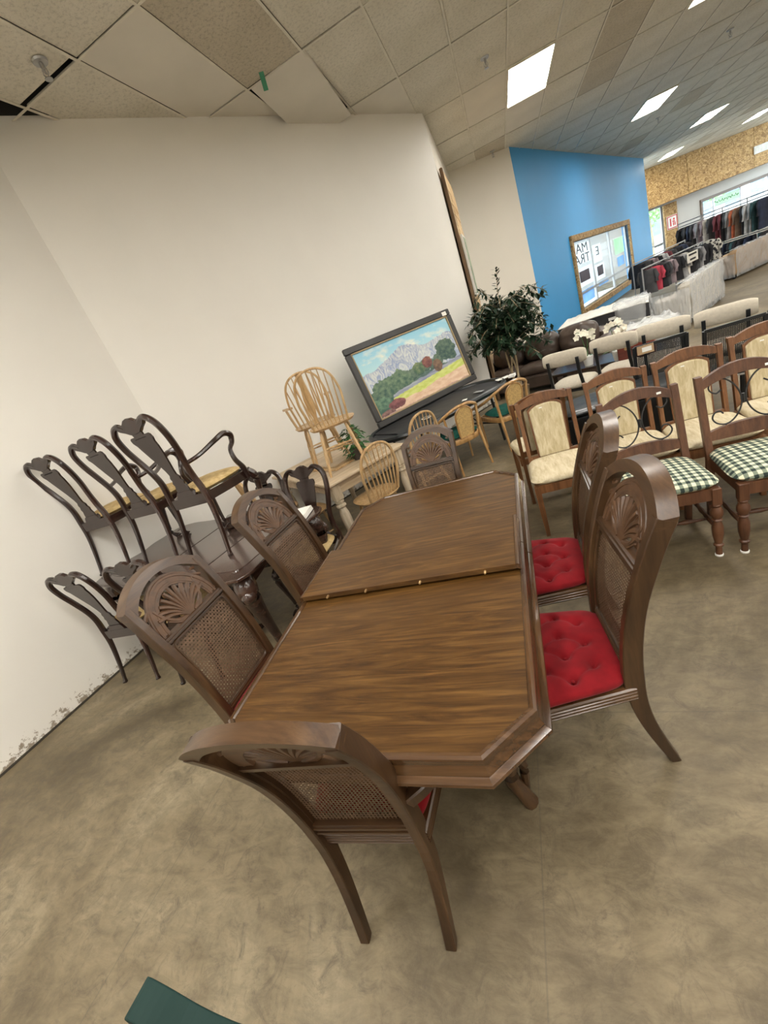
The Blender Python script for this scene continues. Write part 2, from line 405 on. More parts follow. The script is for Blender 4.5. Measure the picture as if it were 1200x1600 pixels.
def slab(name, P, Q, z0, z1, th, mat, holes=(), kind=True):
    "upright wall from P to Q, thickness laid to the left of P->Q; holes = [(s0,s1,za,zb)]"
    P = Vector(P); Q = Vector(Q); d = (Q-P); L = d.length; a = math.atan2(d.y, d.x); m = M()
    def b(s0, s1, a0, a1):
        if s1-s0 > 1e-3 and a1-a0 > 1e-3: m.box(((s0+s1)/2, th/2, (a0+a1)/2), (s1-s0, abs(th), a1-a0))
    s = 0.0
    for (s0, s1, za, zb) in sorted(holes):
        b(s, s0, z0, z1); b(s0, s1, z0, za); b(s0, s1, zb, z1); s = s1
    b(s, L, z0, z1)
    o = m.build(name, mat); o.location = (P.x, P.y, 0); o.rotation_euler = (0, 0, a)
    if kind: struct(o)
    return o, a, L

CREAM = (0.80, 0.775, 0.72)
M_wall = wall_paint('cream_wall_paint', CREAM, marks=0.75)
M_wall2 = wall_paint('cream_wall_paint_far', (0.74, 0.70, 0.62))
M_bluewall = wall_paint('sky_blue_paint', (0.062, 0.36, 0.74), rough=0.5, spec=0.25)
M_grey = wall_paint('shaded_wall_grey', (0.55, 0.54, 0.51))  # front wall: shade under the header put into a grey base colour

ROOM = [(-5.6, -6.2), (17.7, -6.2), (17.7, 33.95), (3.4, 27.05), (6.2, 26.4), (6.15, 23.8), (0.65, 12.05), (-0.66, 11.6), (-0.66, 7.95), (-3.56, 3.56), (-3.75, 3.2)]
floor = struct(M().prism(ROOM[::-1], -0.2, 0.0, 'xy').build('floor', concrete()))
slab('wall_left', PL, PC, 0, H+.40, 0.15, M_wall)
slab('wall_back', PC, PP, 0, H+.40, 0.15, M_wall)
slab('wall_jut', PP, PQ, 0, H+.40, 0.15, M_wall2)
slab('wall_cream', PQ, B0, 0, H+.40, 0.15, M_wall2)
# dark strips added above the ceiling grid, the void's shade put into their colour
for nm, P, Q in (('void_shade_left', PL, PC), ('void_shade_back', PC, PP)):
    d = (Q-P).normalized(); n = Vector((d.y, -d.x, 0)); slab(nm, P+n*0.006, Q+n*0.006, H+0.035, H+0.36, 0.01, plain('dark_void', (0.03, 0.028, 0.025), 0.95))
# dark joint where wall meets slab
for nm, P, Q in (('baseboard_left', PL, PC), ('baseboard_back', PC, PP)):
    d = (Q-P).normalized(); n = Vector((d.y, -d.x, 0)); o, a, L = slab(nm, P+n*0.008, Q+n*0.008, 0, 0.016, 0.02, plain('grimy_joint', (0.05, 0.042, 0.03), 0.9))

bd = (B1-B0).normalized()
def along(P, d, X): return (Vector((X.x, X.y, 0))-P).dot(d)
w_a = GW(893, 378, B0, B1); w_b = GW(981, 358, B0, B1); w_c = GW(905, 480, B0, B1)
s0, s1 = along(B0, bd, w_a), along(B0, bd, w_b); zt = w_a.z-0.02; zb = 0.35
print('blue window', s0, s1, zt, zb, w_b.z)
blue, bang, bL = slab('wall_blue', B0, B1, 0, H+.40, 0.2, M_bluewall, [(s0, s1, zb, zt)])
M_osb = osb(); M_osb2 = osb('strand_board_trim', 0.8)

def pane_mat():
    m, nt, b = newmat('window_glass'); b.inputs['Base Color'].default_value = (0.8, 0.9, 0.92, 1); b.inputs['Roughness'].default_value = 0.03
    b.inputs['Alpha'].default_value = 0.12; return m
M_glass = pane_mat()
def film(name, col):
    m, nt, b = newmat(name); t = node(nt, 'ShaderNodeBsdfTranslucent'); t.inputs[0].default_value = c4(col)
    n = node(nt, 'ShaderNodeTexNoise', Scale=3.0, Detail=4.0); nt.links.new(coords(nt), n.inputs[0])
    nt.links.new(ramp(nt, n.outputs[0], [(0.35, tuple(c*.8 for c in col)), (0.65, col)]), t.inputs[0])
    mx = node(nt, 'ShaderNodeMixShader'); mx.inputs[0].default_value = .25; nt.links.new(t.outputs[0], mx.inputs[1]); nt.links.new(b.outputs[0], mx.inputs[2]); b.inputs['Base Color'].default_value = c4(col)
    nt.links.new(mx.outputs[0], nt.nodes['Material Output'].inputs[0]); return m
M_postr = film('backlit_poster_film', (.85, .88, .88)) or plain('backlit_poster_film', (0.75, 0.80, 0.80), 0.6, 0.1, 3)
def framed_window(name, P, ang, s0, s1, z0, z1, mulls, trans, fmat, mmat, casing=0.14, depth=0.2):
    t = bpy.data.objects.new(name, None); COL.objects.link(t); t['kind'] = 'structure'
    t.location = (P.x, P.y, 0); t.rotation_euler = (0, 0, ang)
    for (a, b, c, d) in ((s0-casing, s1+casing, z1, z1+casing), (s0-casing, s0, z0, z1), (s1, s1+casing, z0, z1), (s0-casing, s1+casing, z0-casing, z0)):
        M().box(((a+b)/2, depth/2-0.03, (c+d)/2), (b-a, depth+0.06, d-c), ch=0.01).build('casing', fmat, t)
    w = 0.07; xs = [s0]+[s0+(s1-s0)*q for q in mulls]+[s1]
    for x in xs: M().box((min(max(x, s0+w/2), s1-w/2), depth*0.55, (z0+z1)/2), (w, 0.07, z1-z0), ch=0.008).build('mullion', mmat, t)
    for q in trans:
        zz = z0+(z1-z0)*q; M().box(((s0+s1)/2, depth*0.55+0.003, zz), (s1-s0-0.01, 0.064, 0.06), ch=0.008).build('transom', mmat, t)
    for i in range(len(xs)-1): M().box(((xs[i]+xs[i+1])/2, depth*0.55, (z0+z1)/2), (xs[i+1]-xs[i]-w, 0.008, z1-z0)).build('pane', M_glass, t)
    return t, xs
win1, xs = framed_window('window_1', B0, bang, s0, s1, zb, zt, (0.30, 0.64), (0.23,), M_osb2, M_alum, 0.16, 0.2)
def text(body, size, loc, rot, mat, parent=None, mirror=False, name='lettering', ext=0.002):
    c = bpy.data.curves.new(name, 'FONT'); c.body = body; c.size = size; c.extrude = ext; c.align_x = 'CENTER'; c.align_y = 'CENTER'; c.resolution_u = 3
    c.materials.append(mat); o = bpy.data.objects.new(name, c); COL.objects.link(o); o.location = loc; o.rotation_euler = rot
    if mirror: o.scale = (-1, 1, 1)
    if parent: o.parent = parent
    return o
M_ink = plain('dark_ink', (0.02, 0.02, 0.025), 0.6); M_redink = plain('red_ink', (0.55, 0.03, 0.03), 0.5)
# posters taped to the glass, their print seen from behind
pw = [(xs[i+1]-xs[i]) for i in range(3)]
zz = zt-0.30
def poster(cx, cz, w, h, mat=M_postr): return M().box((cx, 0.085, cz), (w, 0.006, h)).build('window_poster', mat, win1)
M_pblue = film('poster_pale_blue', (0.42, 0.60, 0.80)); M_pdark = film('poster_photo', (0.30, 0.26, 0.28)); M_pgreen = film('poster_pale_green', (0.62, 0.82, 0.62))
c0, c1, c2 = [(xs[i]+xs[i+1])/2 for i in range(3)]
poster(c0, zt-0.34, pw[0]*0.88, 0.56); poster(c0, zt-0.97, pw[0]*0.8, 0.5); M().box((c0, 0.079, zt-0.95), (pw[0]*0.5, 0.004, 0.3)).build('window_poster', M_pdark, win1)
poster(c0, zt-1.5, pw[0]*0.7, 0.35, M_pblue)
poster(c1, zt-0.5, pw[1]*0.4, 0.5).location.x = -pw[1]*0.22; poster(c1, zt-1.05, pw[1]*0.45, 0.45).location.x = -pw[1]*0.2
M().box((c1-pw[1]*0.2, 0.079, zt-1.02), (pw[1]*0.3, 0.004, 0.28)).build('window_poster', M_pdark, win1)
poster(c1, zt-1.4, pw[1]*0.5, 0.12, M_pblue).location.x = -pw[1]*0.1
poster(c2, zt-0.55, pw[2]*0.55, 0.5, M_pgreen); poster(c2, zt-1.05, pw[2]*0.4, 0.3, M_pblue)
for body, x, z, s in (('MAI', c0, zt-0.22, 0.36), ('TRA', c0, zt-0.50, 0.36), ('E', c1-pw[1]*0.22, zt-0.45, 0.36)):
    o = text(body, s, (x, 0.077, z), (math.pi/2, 0, 0), M_ink, win1, True, 'mirrored_lettering'); o.scale = (-2.2, 1, 1)

# far front wall: strand board header, recessed shop front below
fd = (O2-O1).normalized(); fn_ = Vector((-fd.y, fd.x, 0)); fang = math.atan2(fd.y, fd.x)
zh = 2.58
F1 = O1+fn_*0.7-fd*4; s_of = lambda px: along(F1, fd, GW(px[0], px[1], F1, F1+fd))
hd = bpy.data.objects.new('wall_front', None)
a1, a2 = s_of((1012, 340)), s_of((1036, 330)); b1, b2 = s_of((1097, 318)), s_of((1200, 280))+3.5
tz = GW(1030, 330, F1, F1+fd).z; wz2 = GW(1097, 316, F1, F1+fd).z
print('front windows', a1, a2, b1, b2, wz2)
wf, _, _ = slab('wall_front', F1, F1+fd*26, 0, H+.46, 0.2, M_grey, [(a1, a2, 0.1, 2.5), (b1, b2, 0.25, wz2)])
framed_window('window_2', F1, fang, a1, a2, 0.1, 2.5, (), (0.3,), M_alum, M_alum, 0.05)
M_wframe = wood('brown_casing', (0.10, 0.07, 0.05), (0.17, 0.12, 0.08), (0.22, 0.16, 0.11), 'x')
win3, xs3 = framed_window('window_3', F1, fang, b1, b2, 0.25, wz2, (0.10, 0.32, 0.55, 0.78), (0.75, 0.35), M_wframe, M_alum, 0.13)
po = M().box(((xs3[1]+xs3[2])/2, 0.085, wz2-0.25), ((xs3[2]-xs3[1])*0.9, 0.006, 0.40)).build('window_banner', M_pgreen, win3)
for k, (cx, q) in enumerate([((xs3[1]+xs3[2])/2, 0.0)]):
    pts = [(cx-0.75+0.03*i, 0.078, wz2-0.25+0.07*math.sin(i*1.3)*math.cos(i*0.37)+0.02*math.sin(i*2.9)) for i in range(50)]
    M().tube(cat(pts, 3), 0.012, 4).build('script_lettering', M_ink, win3)
# header boards
hb = bpy.data.objects.new('trim_1', None); COL.objects.link(hb); hb['kind'] = 'structure'; hb.location = O1; hb.rotation_euler = (0, 0, fang)
sx_ = -0.9
for wdt in (3.15, 3.15+0.6, 3.4, 3.4, 3.4, 3.4):
    M().box((sx_+wdt/2, 0.35, (zh+H)/2), (wdt-0.025, 0.68, H-zh)).build('header_board', M_osb, hb); sx_ += wdt
hs = along(O1, fd, GW(1188, 232, O1, O2)); hz = GW(1188, 232, O1, O2).z
tag(M().box((0, 0, 0), (1.9, 0.04, 0.34), ch=0.01).build('blank_sign', plain('blank_sign_white', (0.72, 0.72, 0.68))), 'long white blank board fixed on the chipboard header at far right', 'sign')
o = bpy.data.objects['blank_sign']; o.location = O1+fd*(hs+0.55)-fn_*0.03+Vector((0, 0, hz)); o.rotation_euler = (0, 0, fang)
# strand board post with pictogram sign
ps = s_of((1047, 350)); o = struct(M().box((ps, -0.06, 1.25), (0.75, 0.12, 2.5), ch=0.01).build('trim_2', M_osb2)); o.location = F1; o.rotation_euler = (0, 0, fang)
sg = thing('pictogram_sign', 'small white sign with red border and red door symbol on chipboard post', 'sign', F1+fd*ps-fn_*0.14+Vector((0, 0, 1.62)), fang)
M().box((0, 0, 0), (0.62, 0.02, 0.62), ch=0.005).build('sign_board', M_white, sg)
mm = M()
for c, d in (((0, 0.27), (0.6, 0.04)), ((0, -0.27), (0.6, 0.04)), ((-0.27, 0), (0.04, 0.58)), ((0.27, 0), (0.04, 0.58)), ((-0.1, 0), (0.07, 0.36)), ((0.08, 0.02), (0.14, 0.05)), ((0.1, 0.12), (0.09, 0.09)), ((0.06, -0.1), (0.05, 0.16)), ((0.15, -0.1), (0.05, 0.16))):
    mm.box((c[0], -0.013, c[1]), (d[0], 0.008, d[1]))
mm.build('red_symbol', M_redink, sg)

# closing walls out of frame and the ground outside
slab('wall_right', Vector((17.5, 26, 0)), Vector((17.5, -6, 0)), 0, H+.40, 0.15, M_wall2)
slab('wall_rear', Vector((17.5, -6, 0)), Vector((-5.2, -6, 0)), 0, H+.40, 0.15, M_wall2)
m = M(); m.box((10, 40, -0.32), (130, 120, 0.2)); struct(m.build('trim_3', plain('pavement_outside', (0.72, 0.72, 0.70), 0.9, 0.1, 1)))
M_fac = plain('pale_facade', (0.72, 0.74, 0.74), 0.8, 0.05, 2); M_facw = plain('facade_window', (0.15, 0.22, 0.30), 0.2, 0.2, 2)
for k, (x, y, w, hh, rz, lb) in enumerate(((16, 60, 26, 4.0, fang, 'low pale building across the street beyond the far shop windows'), (-6, 30, 14, 3.6, bang, 'low pale building seen through the window in the blue wall'))):
    t = thing('building', lb, 'building', (x, y, -0.05), rz)
    M().box((0, 0, hh/2), (w, 6, hh)).build('wall', M_fac, t)
    for i in range(int(w/3)):
        M().box((-w/2+1.5+3*i, -3.02, 1.7), (1.6, 0.06, 1.6)).build('window', M_facw, t)
def street_tree(x, y, lb):
    t = thing('street_tree', lb, 'tree', (x, y, -0.05)); M().tube([(0, 0, 0), (0.05, 0, 1.2), (0, 0.05, 2.4)], [0.13, 0.09, 0.06], 7).build('trunk', M_bark, t)
    mm = M(); rr = random.Random(int(x*7+y))
    for i in range(420):
        a = rr.uniform(0, 6.28); b = rr.uniform(-1, 1); r = rr.uniform(0.5, 1.5); c = Vector((r*math.cos(a)*math.cos(b), r*math.sin(a)*math.cos(b), 2.9+r*0.9*math.sin(b)))
        u = Vector((rr.uniform(-1, 1), rr.uniform(-1, 1), rr.uniform(-1, 1))).normalized()*0.16; w = u.orthogonal().normalized()*0.09
        mm.add([c-u, c+w, c+u, c-w], [(0, 1, 2, 3)])
    f = mm.build('foliage', plain('street_leaf_green', (0.22, 0.42, 0.12), 0.6, 0.5, 3), t); f['kind'] = 'stuff'
street_tree(9.5, 36, 'green tree outside behind the left pane of the far shop window'); street_tree(15, 42, 'green tree outside behind the right half of the far shop window')
street_tree(1.0, 20.5, 'green tree outside the window in the blue wall')

# ------------------------------------------------------------------ ceiling with lay-in tiles
X0, DX, Y0, DY = 0.665, 0.635, 8.04, 1.46
def tile_mat(name, col, speck=.10):
    m, nt, b = newmat(name); v = coords(nt, (1, 1, 1)); n = node(nt, 'ShaderNodeTexNoise', Scale=34.0, Detail=6.0, Roughness=.8); nt.links.new(v, n.inputs[0])
    n2 = node(nt, 'ShaderNodeTexNoise', Scale=1.6, Detail=4.0); nt.links.new(v, n2.inputs[0])
    c = ramp(nt, n.outputs[0], [(.38, tuple(k*(1-speck*2.2) for k in col)), (.50, col), (.7, tuple(min(.95, k*(1+speck*.3)) for k in col))])
    nt.links.new(mix(nt, 1.0, c, ramp(nt, n2.outputs[0], [(.3, (.86, .85, .82)), (.7, (1, 1, 1))]), 'MULTIPLY'), b.inputs['Base Color']); b.inputs['Roughness'].default_value = .95
    bump(nt, b, n.outputs[0], .6, .006); return m
M_tile = tile_mat('fissured_tile', (0.76, 0.72, 0.625)) or plain('fissured_tile', (0.70, 0.655, 0.565), 0.95, 0.10, 2.2, bs=0.75, bscale=26)
M_tile2 = tile_mat('fissured_tile_stained', (0.60, 0.54, 0.435), .13)
M_tile3 = plain('smooth_tile', (0.72, 0.68, 0.60), 0.9, 0.05, 2.0)
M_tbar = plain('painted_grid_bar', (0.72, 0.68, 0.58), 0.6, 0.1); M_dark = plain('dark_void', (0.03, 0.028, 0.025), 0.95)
LIGHTS = []
def cell(i, j): return X0+DX*i, Y0+DY*j
def in_room(x, y):
    def side(P, Q): return (Q.x-P.x)*(y-P.y)-(Q.y-P.y)*(x-P.x)   # >0 left of the line
    if y < PC.y: return side(PL, PC) < 0.9
    if y < PP.y: return side(PC, PP) < 6.0
    if y < PQ.y: return side(PP, PQ) < 2.5
    return side(B0, B1) < 12 if y < 24 else side(O1, O2) < 8
lightcells = set()
for i in (0, 4, 8, 12, 16, 20):
    for j in (-9, -6, -3, 0, 4, 8, 12): lightcells.add((i, j))
for i in (-3, -6):
    for j in (-9, -6): lightcells.add((i, j))
lightcells -= {(0, 8), (0, 12), (4, 12), (0, 4), (4, 4), (4, 8), (8, 8), (8, 12), (12, 12), (8, 4), (12, 8)}
lightcells |= {(5, 4), (10, 8), (11, 12), (15, 8)}
missing = {(-7, -3), (-7, -4), (-8, -4)}
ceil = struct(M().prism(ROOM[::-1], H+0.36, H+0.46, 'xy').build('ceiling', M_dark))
def px(p):
    c = _R.T@(np.array(p, float)-CAMP)
    return (600+F_PX*c[0]/c[2], 800+F_PX*c[1]/c[2]) if c[2] > 0.1 else None
cells = []
for i in range(-8, 27):
    for j in range(-9, 16):
        if (i, j) in lightcells or (i, j) in missing: continue
        x, y = cell(i, j)
        if not in_room(x+DX/2, y+DY/2): continue
        q = [px(p) for p in ((x, y, H), (x+DX, y, H), (x+DX, y+DY, H), (x, y+DY, H))]
        ar = 0
        if all(q):
            cx = sum(a[0] for a in q)/4; cy = sum(a[1] for a in q)/4
            if -120 < cx < 1320 and -120 < cy < 420: ar = abs(sum(q[k][0]*q[(k+1) % 4][1]-q[(k+1) % 4][0]*q[k][1] for k in range(4)))/2
        cells.append((ar, i, j))
cells.sort(reverse=True)
tile_me = {}
def tile_mesh(mat):
    o = M().box((0, 0, 0.012), (DX-0.016, DY-0.016, 0.02), ch=0.006).build('ceiling_tile', mat); COL.objects.unlink(o); return o
protos = [tile_mesh(M_tile), tile_mesh(M_tile2), tile_mesh(M_tile3)]
stained = {(-4, -3), (2, 0), (2, 1), (2, -1), (-4, -4)}
smooth = {(-5, -3), (-5, -2), (-4, -2), (-6, -2), (-3, -1), (-1, 0), (0, 1)}
rest = M()
for n_, (ar, i, j) in enumerate(cells):
    x, y = cell(i, j); tilt = (0, 0, 0); dz = 0.0
    if (i, j) == (-4, -2): tilt = (-0.02, 0.0, 0.0)
    if (i, j) == (-6, -4): tilt = (0, 0.0, 0.09); dz = -0.004; y -= .05
    if (i, j) == (-4, -2): continue
    if n_ < 290 and ar > 60:
        src = protos[1] if ((i, j) in stained or (j > 1 and (i*7+j*13) % 19 == 0)) else (protos[2] if (i, j) in smooth else protos[0])
        o = src.copy(); COL.objects.link(o); o.parent = ceil
        o.location = (x+DX/2, y+DY/2, H+0.004+random.uniform(0, 0.004)+dz); o.rotation_euler = (tilt[0]+random.uniform(-.002, .002), tilt[1]+random.uniform(-.003, .003), tilt[2])
    else: rest.box((x+DX/2, y+DY/2, H+0.015), (DX-0.016, DY-0.016, 0.02))
o = rest.build('far_ceiling_tiles', M_tile, ceil, kind='stuff')
# the loose tile whose corner has dropped out of the grid
x, y = cell(-4, -2); o = protos[2].copy(); COL.objects.link(o); o.name = 'loose_ceiling_tile'; o.parent = ceil
o.location = (x+DX/2+.02, y+DY/2-.02, H-0.05); o.rotation_euler = (-0.055, -0.05, 0.03)
gb = M()
for i in range(-8, 28):
    X, _ = cell(i, 0); gb.box((X, 11, H+0.001), (0.022, 42, 0.004))
for j in range(-9, 17):
    _, Yv = cell(0, j); gb.box((5.5, Yv, H+0.0005), (25, 0.022, 0.004))
gb.build('grid_bars', M_tbar, ceil)
M_lamp = glow('lit_diffuser', (1.0, 0.965, 0.90), PANEL_POWER)
first = True
for (i, j) in sorted(lightcells):
    x, y = cell(i, j)
    if not in_room(x+DX/2, y+DY/2): continue
    if first:
        lt = thing('ceiling_light', 'x', 'ceiling light', (0, 0, 0), 0, 'ceiling light panels')
        fr = M()
        for c, d in (((0, DY/2-0.012), (DX-0.02, 0.02)), ((0, -DY/2+0.012), (DX-0.02, 0.02)), ((DX/2-0.012, 0), (0.02, DY-0.02)), ((-DX/2+0.012, 0), (0.02, DY-0.02))): fr.box((c[0], c[1], 0.02), (d[0], d[1], 0.05))
        fr.build('frame', M_tbar, lt); M().box((0, 0, 0.012), (DX-0.045, DY-0.045, 0.01)).build('diffuser', M_lamp, lt)
        o = lt; first = False
    else: o = copy_tree(lt)
    o.location = (x+DX/2, y+DY/2, H-0.012)
    nm = {(0, 0): 'lit ceiling panel nearest above the blue wall, the largest in view', (5, 4): 'second lit ceiling panel, in line right of the largest one', (10, 8): 'third lit ceiling panel, toward the chipboard header', (11, 12): 'small lit ceiling panel just above the chipboard header', (4, 0): 'lit ceiling panel cut by the top edge of the photo, at right'}.get((i, j), 'white lit ceiling panel out of the photo\'s view')
    o['label'] = nm
# green tape on the loose tile, sprinkler heads
p = G(412, 127, H-0.10); o = M().box((0, 0, 0), (0.045, 0.006, 0.13)).build('green_tape', plain('green_tape', (0.05, 0.25, 0.14), 0.6)); o.location = p; o.rotation_euler = (0.15, 0.1, 0.3); tag(o, 'strip of green tape hanging from the loose ceiling tile', 'tape')
def sprinkler():
    t = thing('sprinkler_head', 'x', 'sprinkler', (0, 0, 0), 0, 'ceiling sprinklers')
    M().lathe([(0.001, 0), (0.055, -0.001), (0.05, -0.014), (0.001, -0.016)], 14).build('escutcheon', M_metal, t)
    M().lathe([(0.014, -0.01), (0.014, -0.05), (0.008, -0.055), (0.008, -0.08)], 8).build('body', M_metal, t)
    M().tube([(-0.018, 0, -0.05), (-0.024, 0, -0.075), (0, 0, -0.105)], 0.004, 5).tube([(0.018, 0, -0.05), (0.024, 0, -0.075), (0, 0, -0.105)], 0.004, 5).build('yoke', M_metal, t)
    M().lathe([(0.001, -0.104), (0.028, -0.106), (0.028, -0.11), (0.001, -0.111)], 10).build('deflector', M_metal, t); return t
sp = sprinkler()
for k, (x, y, lb) in enumerate(((62, 95, 'metal sprinkler head at upper left, beside the open ceiling gap'), (757, 90, 'sprinkler head left of the largest lit ceiling panel'), (1141, 46, 'sprinkler head at upper right, beside a dark ceiling joint'), (1028, 184, 'sprinkler head right of the second lit ceiling panel'), (769, 236, 'sprinkler head at the ceiling corner beside the blue wall'))):
    o = sp if k == 0 else copy_tree(sp); q = G(x, y, H); o.location = (q.x, q.y, H+0.002); o['label'] = lb
    o.scale = (1.0, 1.0, 1.0)

# ------------------------------------------------------------------ dining table with clipped corners
def octo(x0, x1, y0, y1, c): return [(x0+c, y0), (x1-c, y0), (x1, y0+c), (x1, y1-c), (x1-c, y1), (x0+c, y1), (x0, y1-c), (x0, y0+c)]
TX0, TX1, TY0, TY1, TZ = -1.21, -0.135, 0.655, 2.60, 0.755
tcx, tcy = (TX0+TX1)/2, (TY0+TY1)/2; hw, hl = (TX1-TX0)/2, (TY1-TY0)/2
tb = thing('dining_table', 'large dark oak dining table with clipped corners and moulded edge', 'dining table', (tcx, tcy, 0))
inset = 0.035; cc = 0.135
TSEAM = 1.655-tcy
def half(poly, name):
    return M().prism(poly, TZ-0.03, TZ-0.002, 'xy').build(name, M_top, tb)
o_ = octo(-hw+inset, hw-inset, -hl+inset, hl-inset, cc-0.01)
half([o_[0], o_[1], o_[2], (o_[2][0], TSEAM-0.002), (o_[7][0], TSEAM-0.002), o_[7]], 'top_panel')
half([(o_[2][0], TSEAM+0.002), o_[3], o_[4], o_[5], o_[6], (o_[7][0], TSEAM+0.002)], 'top_panel')
# moulded edge: bead, cove, step, lower bead; profile in (outward, z)
prof = [(0.0, -0.028), (0.0, 0.0), (0.004, 0.006), (0.014, 0.008), (0.022, 0.003), (0.024, -0.006), (0.022, -0.014), (0.024, -0.030), (0.031, -0.044), (0.031, -0.050), (0.038, -0.054), (0.046, -0.060), (0.048, -0.068), (0.044, -0.076), (0.030, -0.080), (0.0, -0.080)]
oct_in = octo(-hw+inset, hw-inset, -hl+inset, hl-inset, cc-0.01)
def mitre(poly, i):
    n = len(poly); p = Vector(poly[i]); a = (p-Vector(poly[i-1])).normalized(); b = (Vector(poly[(i+1) % n])-p).normalized()
    na = Vector((a.y, -a.x)); nb = Vector((b.y, -b.x)); k = (na+nb); k /= (1+na.dot(nb)); return p, k
def moulding(i, cut=None):
    j = (i+1) % 8; m = M(); rings = []
    for (q, w) in ((i, 0), (j, 1)):
        p, k = mitre(oct_in, q); rings.append([(p.x+k.x*a, p.y+k.y*a, TZ+z) for a, z in prof])
    if cut is not None:
        y0, y1 = cut; rings = [[(v[0], y0 if abs(y0) < 9 else v[1], v[2]) for v in rings[0]], [(v[0], y1 if abs(y1) < 9 else v[1], v[2]) for v in rings[1]]]
    n = len(prof); m.add(rings[0]+rings[1], [(q, (q+1) % n, (q+1) % n+n, q+n) for q in range(n)]+[tuple(range(n-1, -1, -1)), tuple(range(n, 2*n))])
    return m.build('edge_moulding', M_edge if i in (2, 6) else M_edge_x, tb, smooth=True, ang=28)
for i in (0, 1, 3, 4, 5, 7): moulding(i)
moulding(2, (99, TSEAM-0.003)); moulding(2, (TSEAM+0.003, 99)); moulding(6, (99, TSEAM+0.003)); moulding(6, (TSEAM-0.003, 99))
ap = M()
for c, d in (((0, -hl+0.16), (2*hw-0.3, 0.022)), ((0, hl-0.16), (2*hw-0.3, 0.022)), ((-hw+0.14, 0), (0.022, 2*hl-0.34)), ((hw-0.14, 0), (0.022, 2*hl-0.34))): ap.box((c[0], c[1], TZ-0.115), (d[0], d[1], 0.075))
ap.build('apron', M_edge_x, tb)
for sy in (-1, 1):
    for sx in (-1, 1):
        x, y = sx*(hw-0.19), sy*(hl-0.36)
        pts = cat([(x-sx*.02, y, 0.66), (x+sx*0.035, y+sy*.02, 0.55), (x+sx*0.0, y, 0.33), (x-sx*0.03, y-sy*.01, 0.14), (x+sx*0.0, y, 0.05), (x+sx*.015, y, 0.0)], 4)
        M().tube(pts, [0.045, 0.05, 0.045, 0.036, 0.03, 0.028, 0.03, 0.032], 10).build('leg', M_cane_wood, tb, smooth=True)
# loose extension leaf lying on the top
lf = thing('table_leaf', 'loose extension leaf laid across the middle of the oak dining table', 'table leaf', (tcx-0.01, (1.455+1.87)/2, TZ+0.012))
ly = 0.21
M().box((0, 0, 0.011), (2*hw-0.07, 2*ly, 0.022)).build('leaf_board', M_top, lf)
for s in (-1, 1):
    n = len(prof); pr2 = [(a, z*0.5) for a, z in prof if z > -0.06]; n = len(pr2); x = s*(hw-0.036)
    r = [[(x+s*a*0.7, yy, 0.018+z) for a, z in pr2] for yy in (-ly, ly)]
    M().add(r[0]+r[1], [(q, (q+1) % n, (q+1) % n+n, q+n) for q in range(n)]+[tuple(range(n-1, -1, -1)), tuple(range(n, 2*n))]).build('leaf_moulding', M_edge, lf, smooth=True, ang=28)
for x in (-0.36, -0.16, 0.10, 0.38):
    M().lathe([(0.001, 0), (0.0055, 0.0), (0.0055, 0.012), (0.004, 0.018), (0.001, 0.019)], 8, (x, -ly, 0.010), (x, -ly-1, 0.010)).build('locating_pin', M_brass, lf, smooth=True)

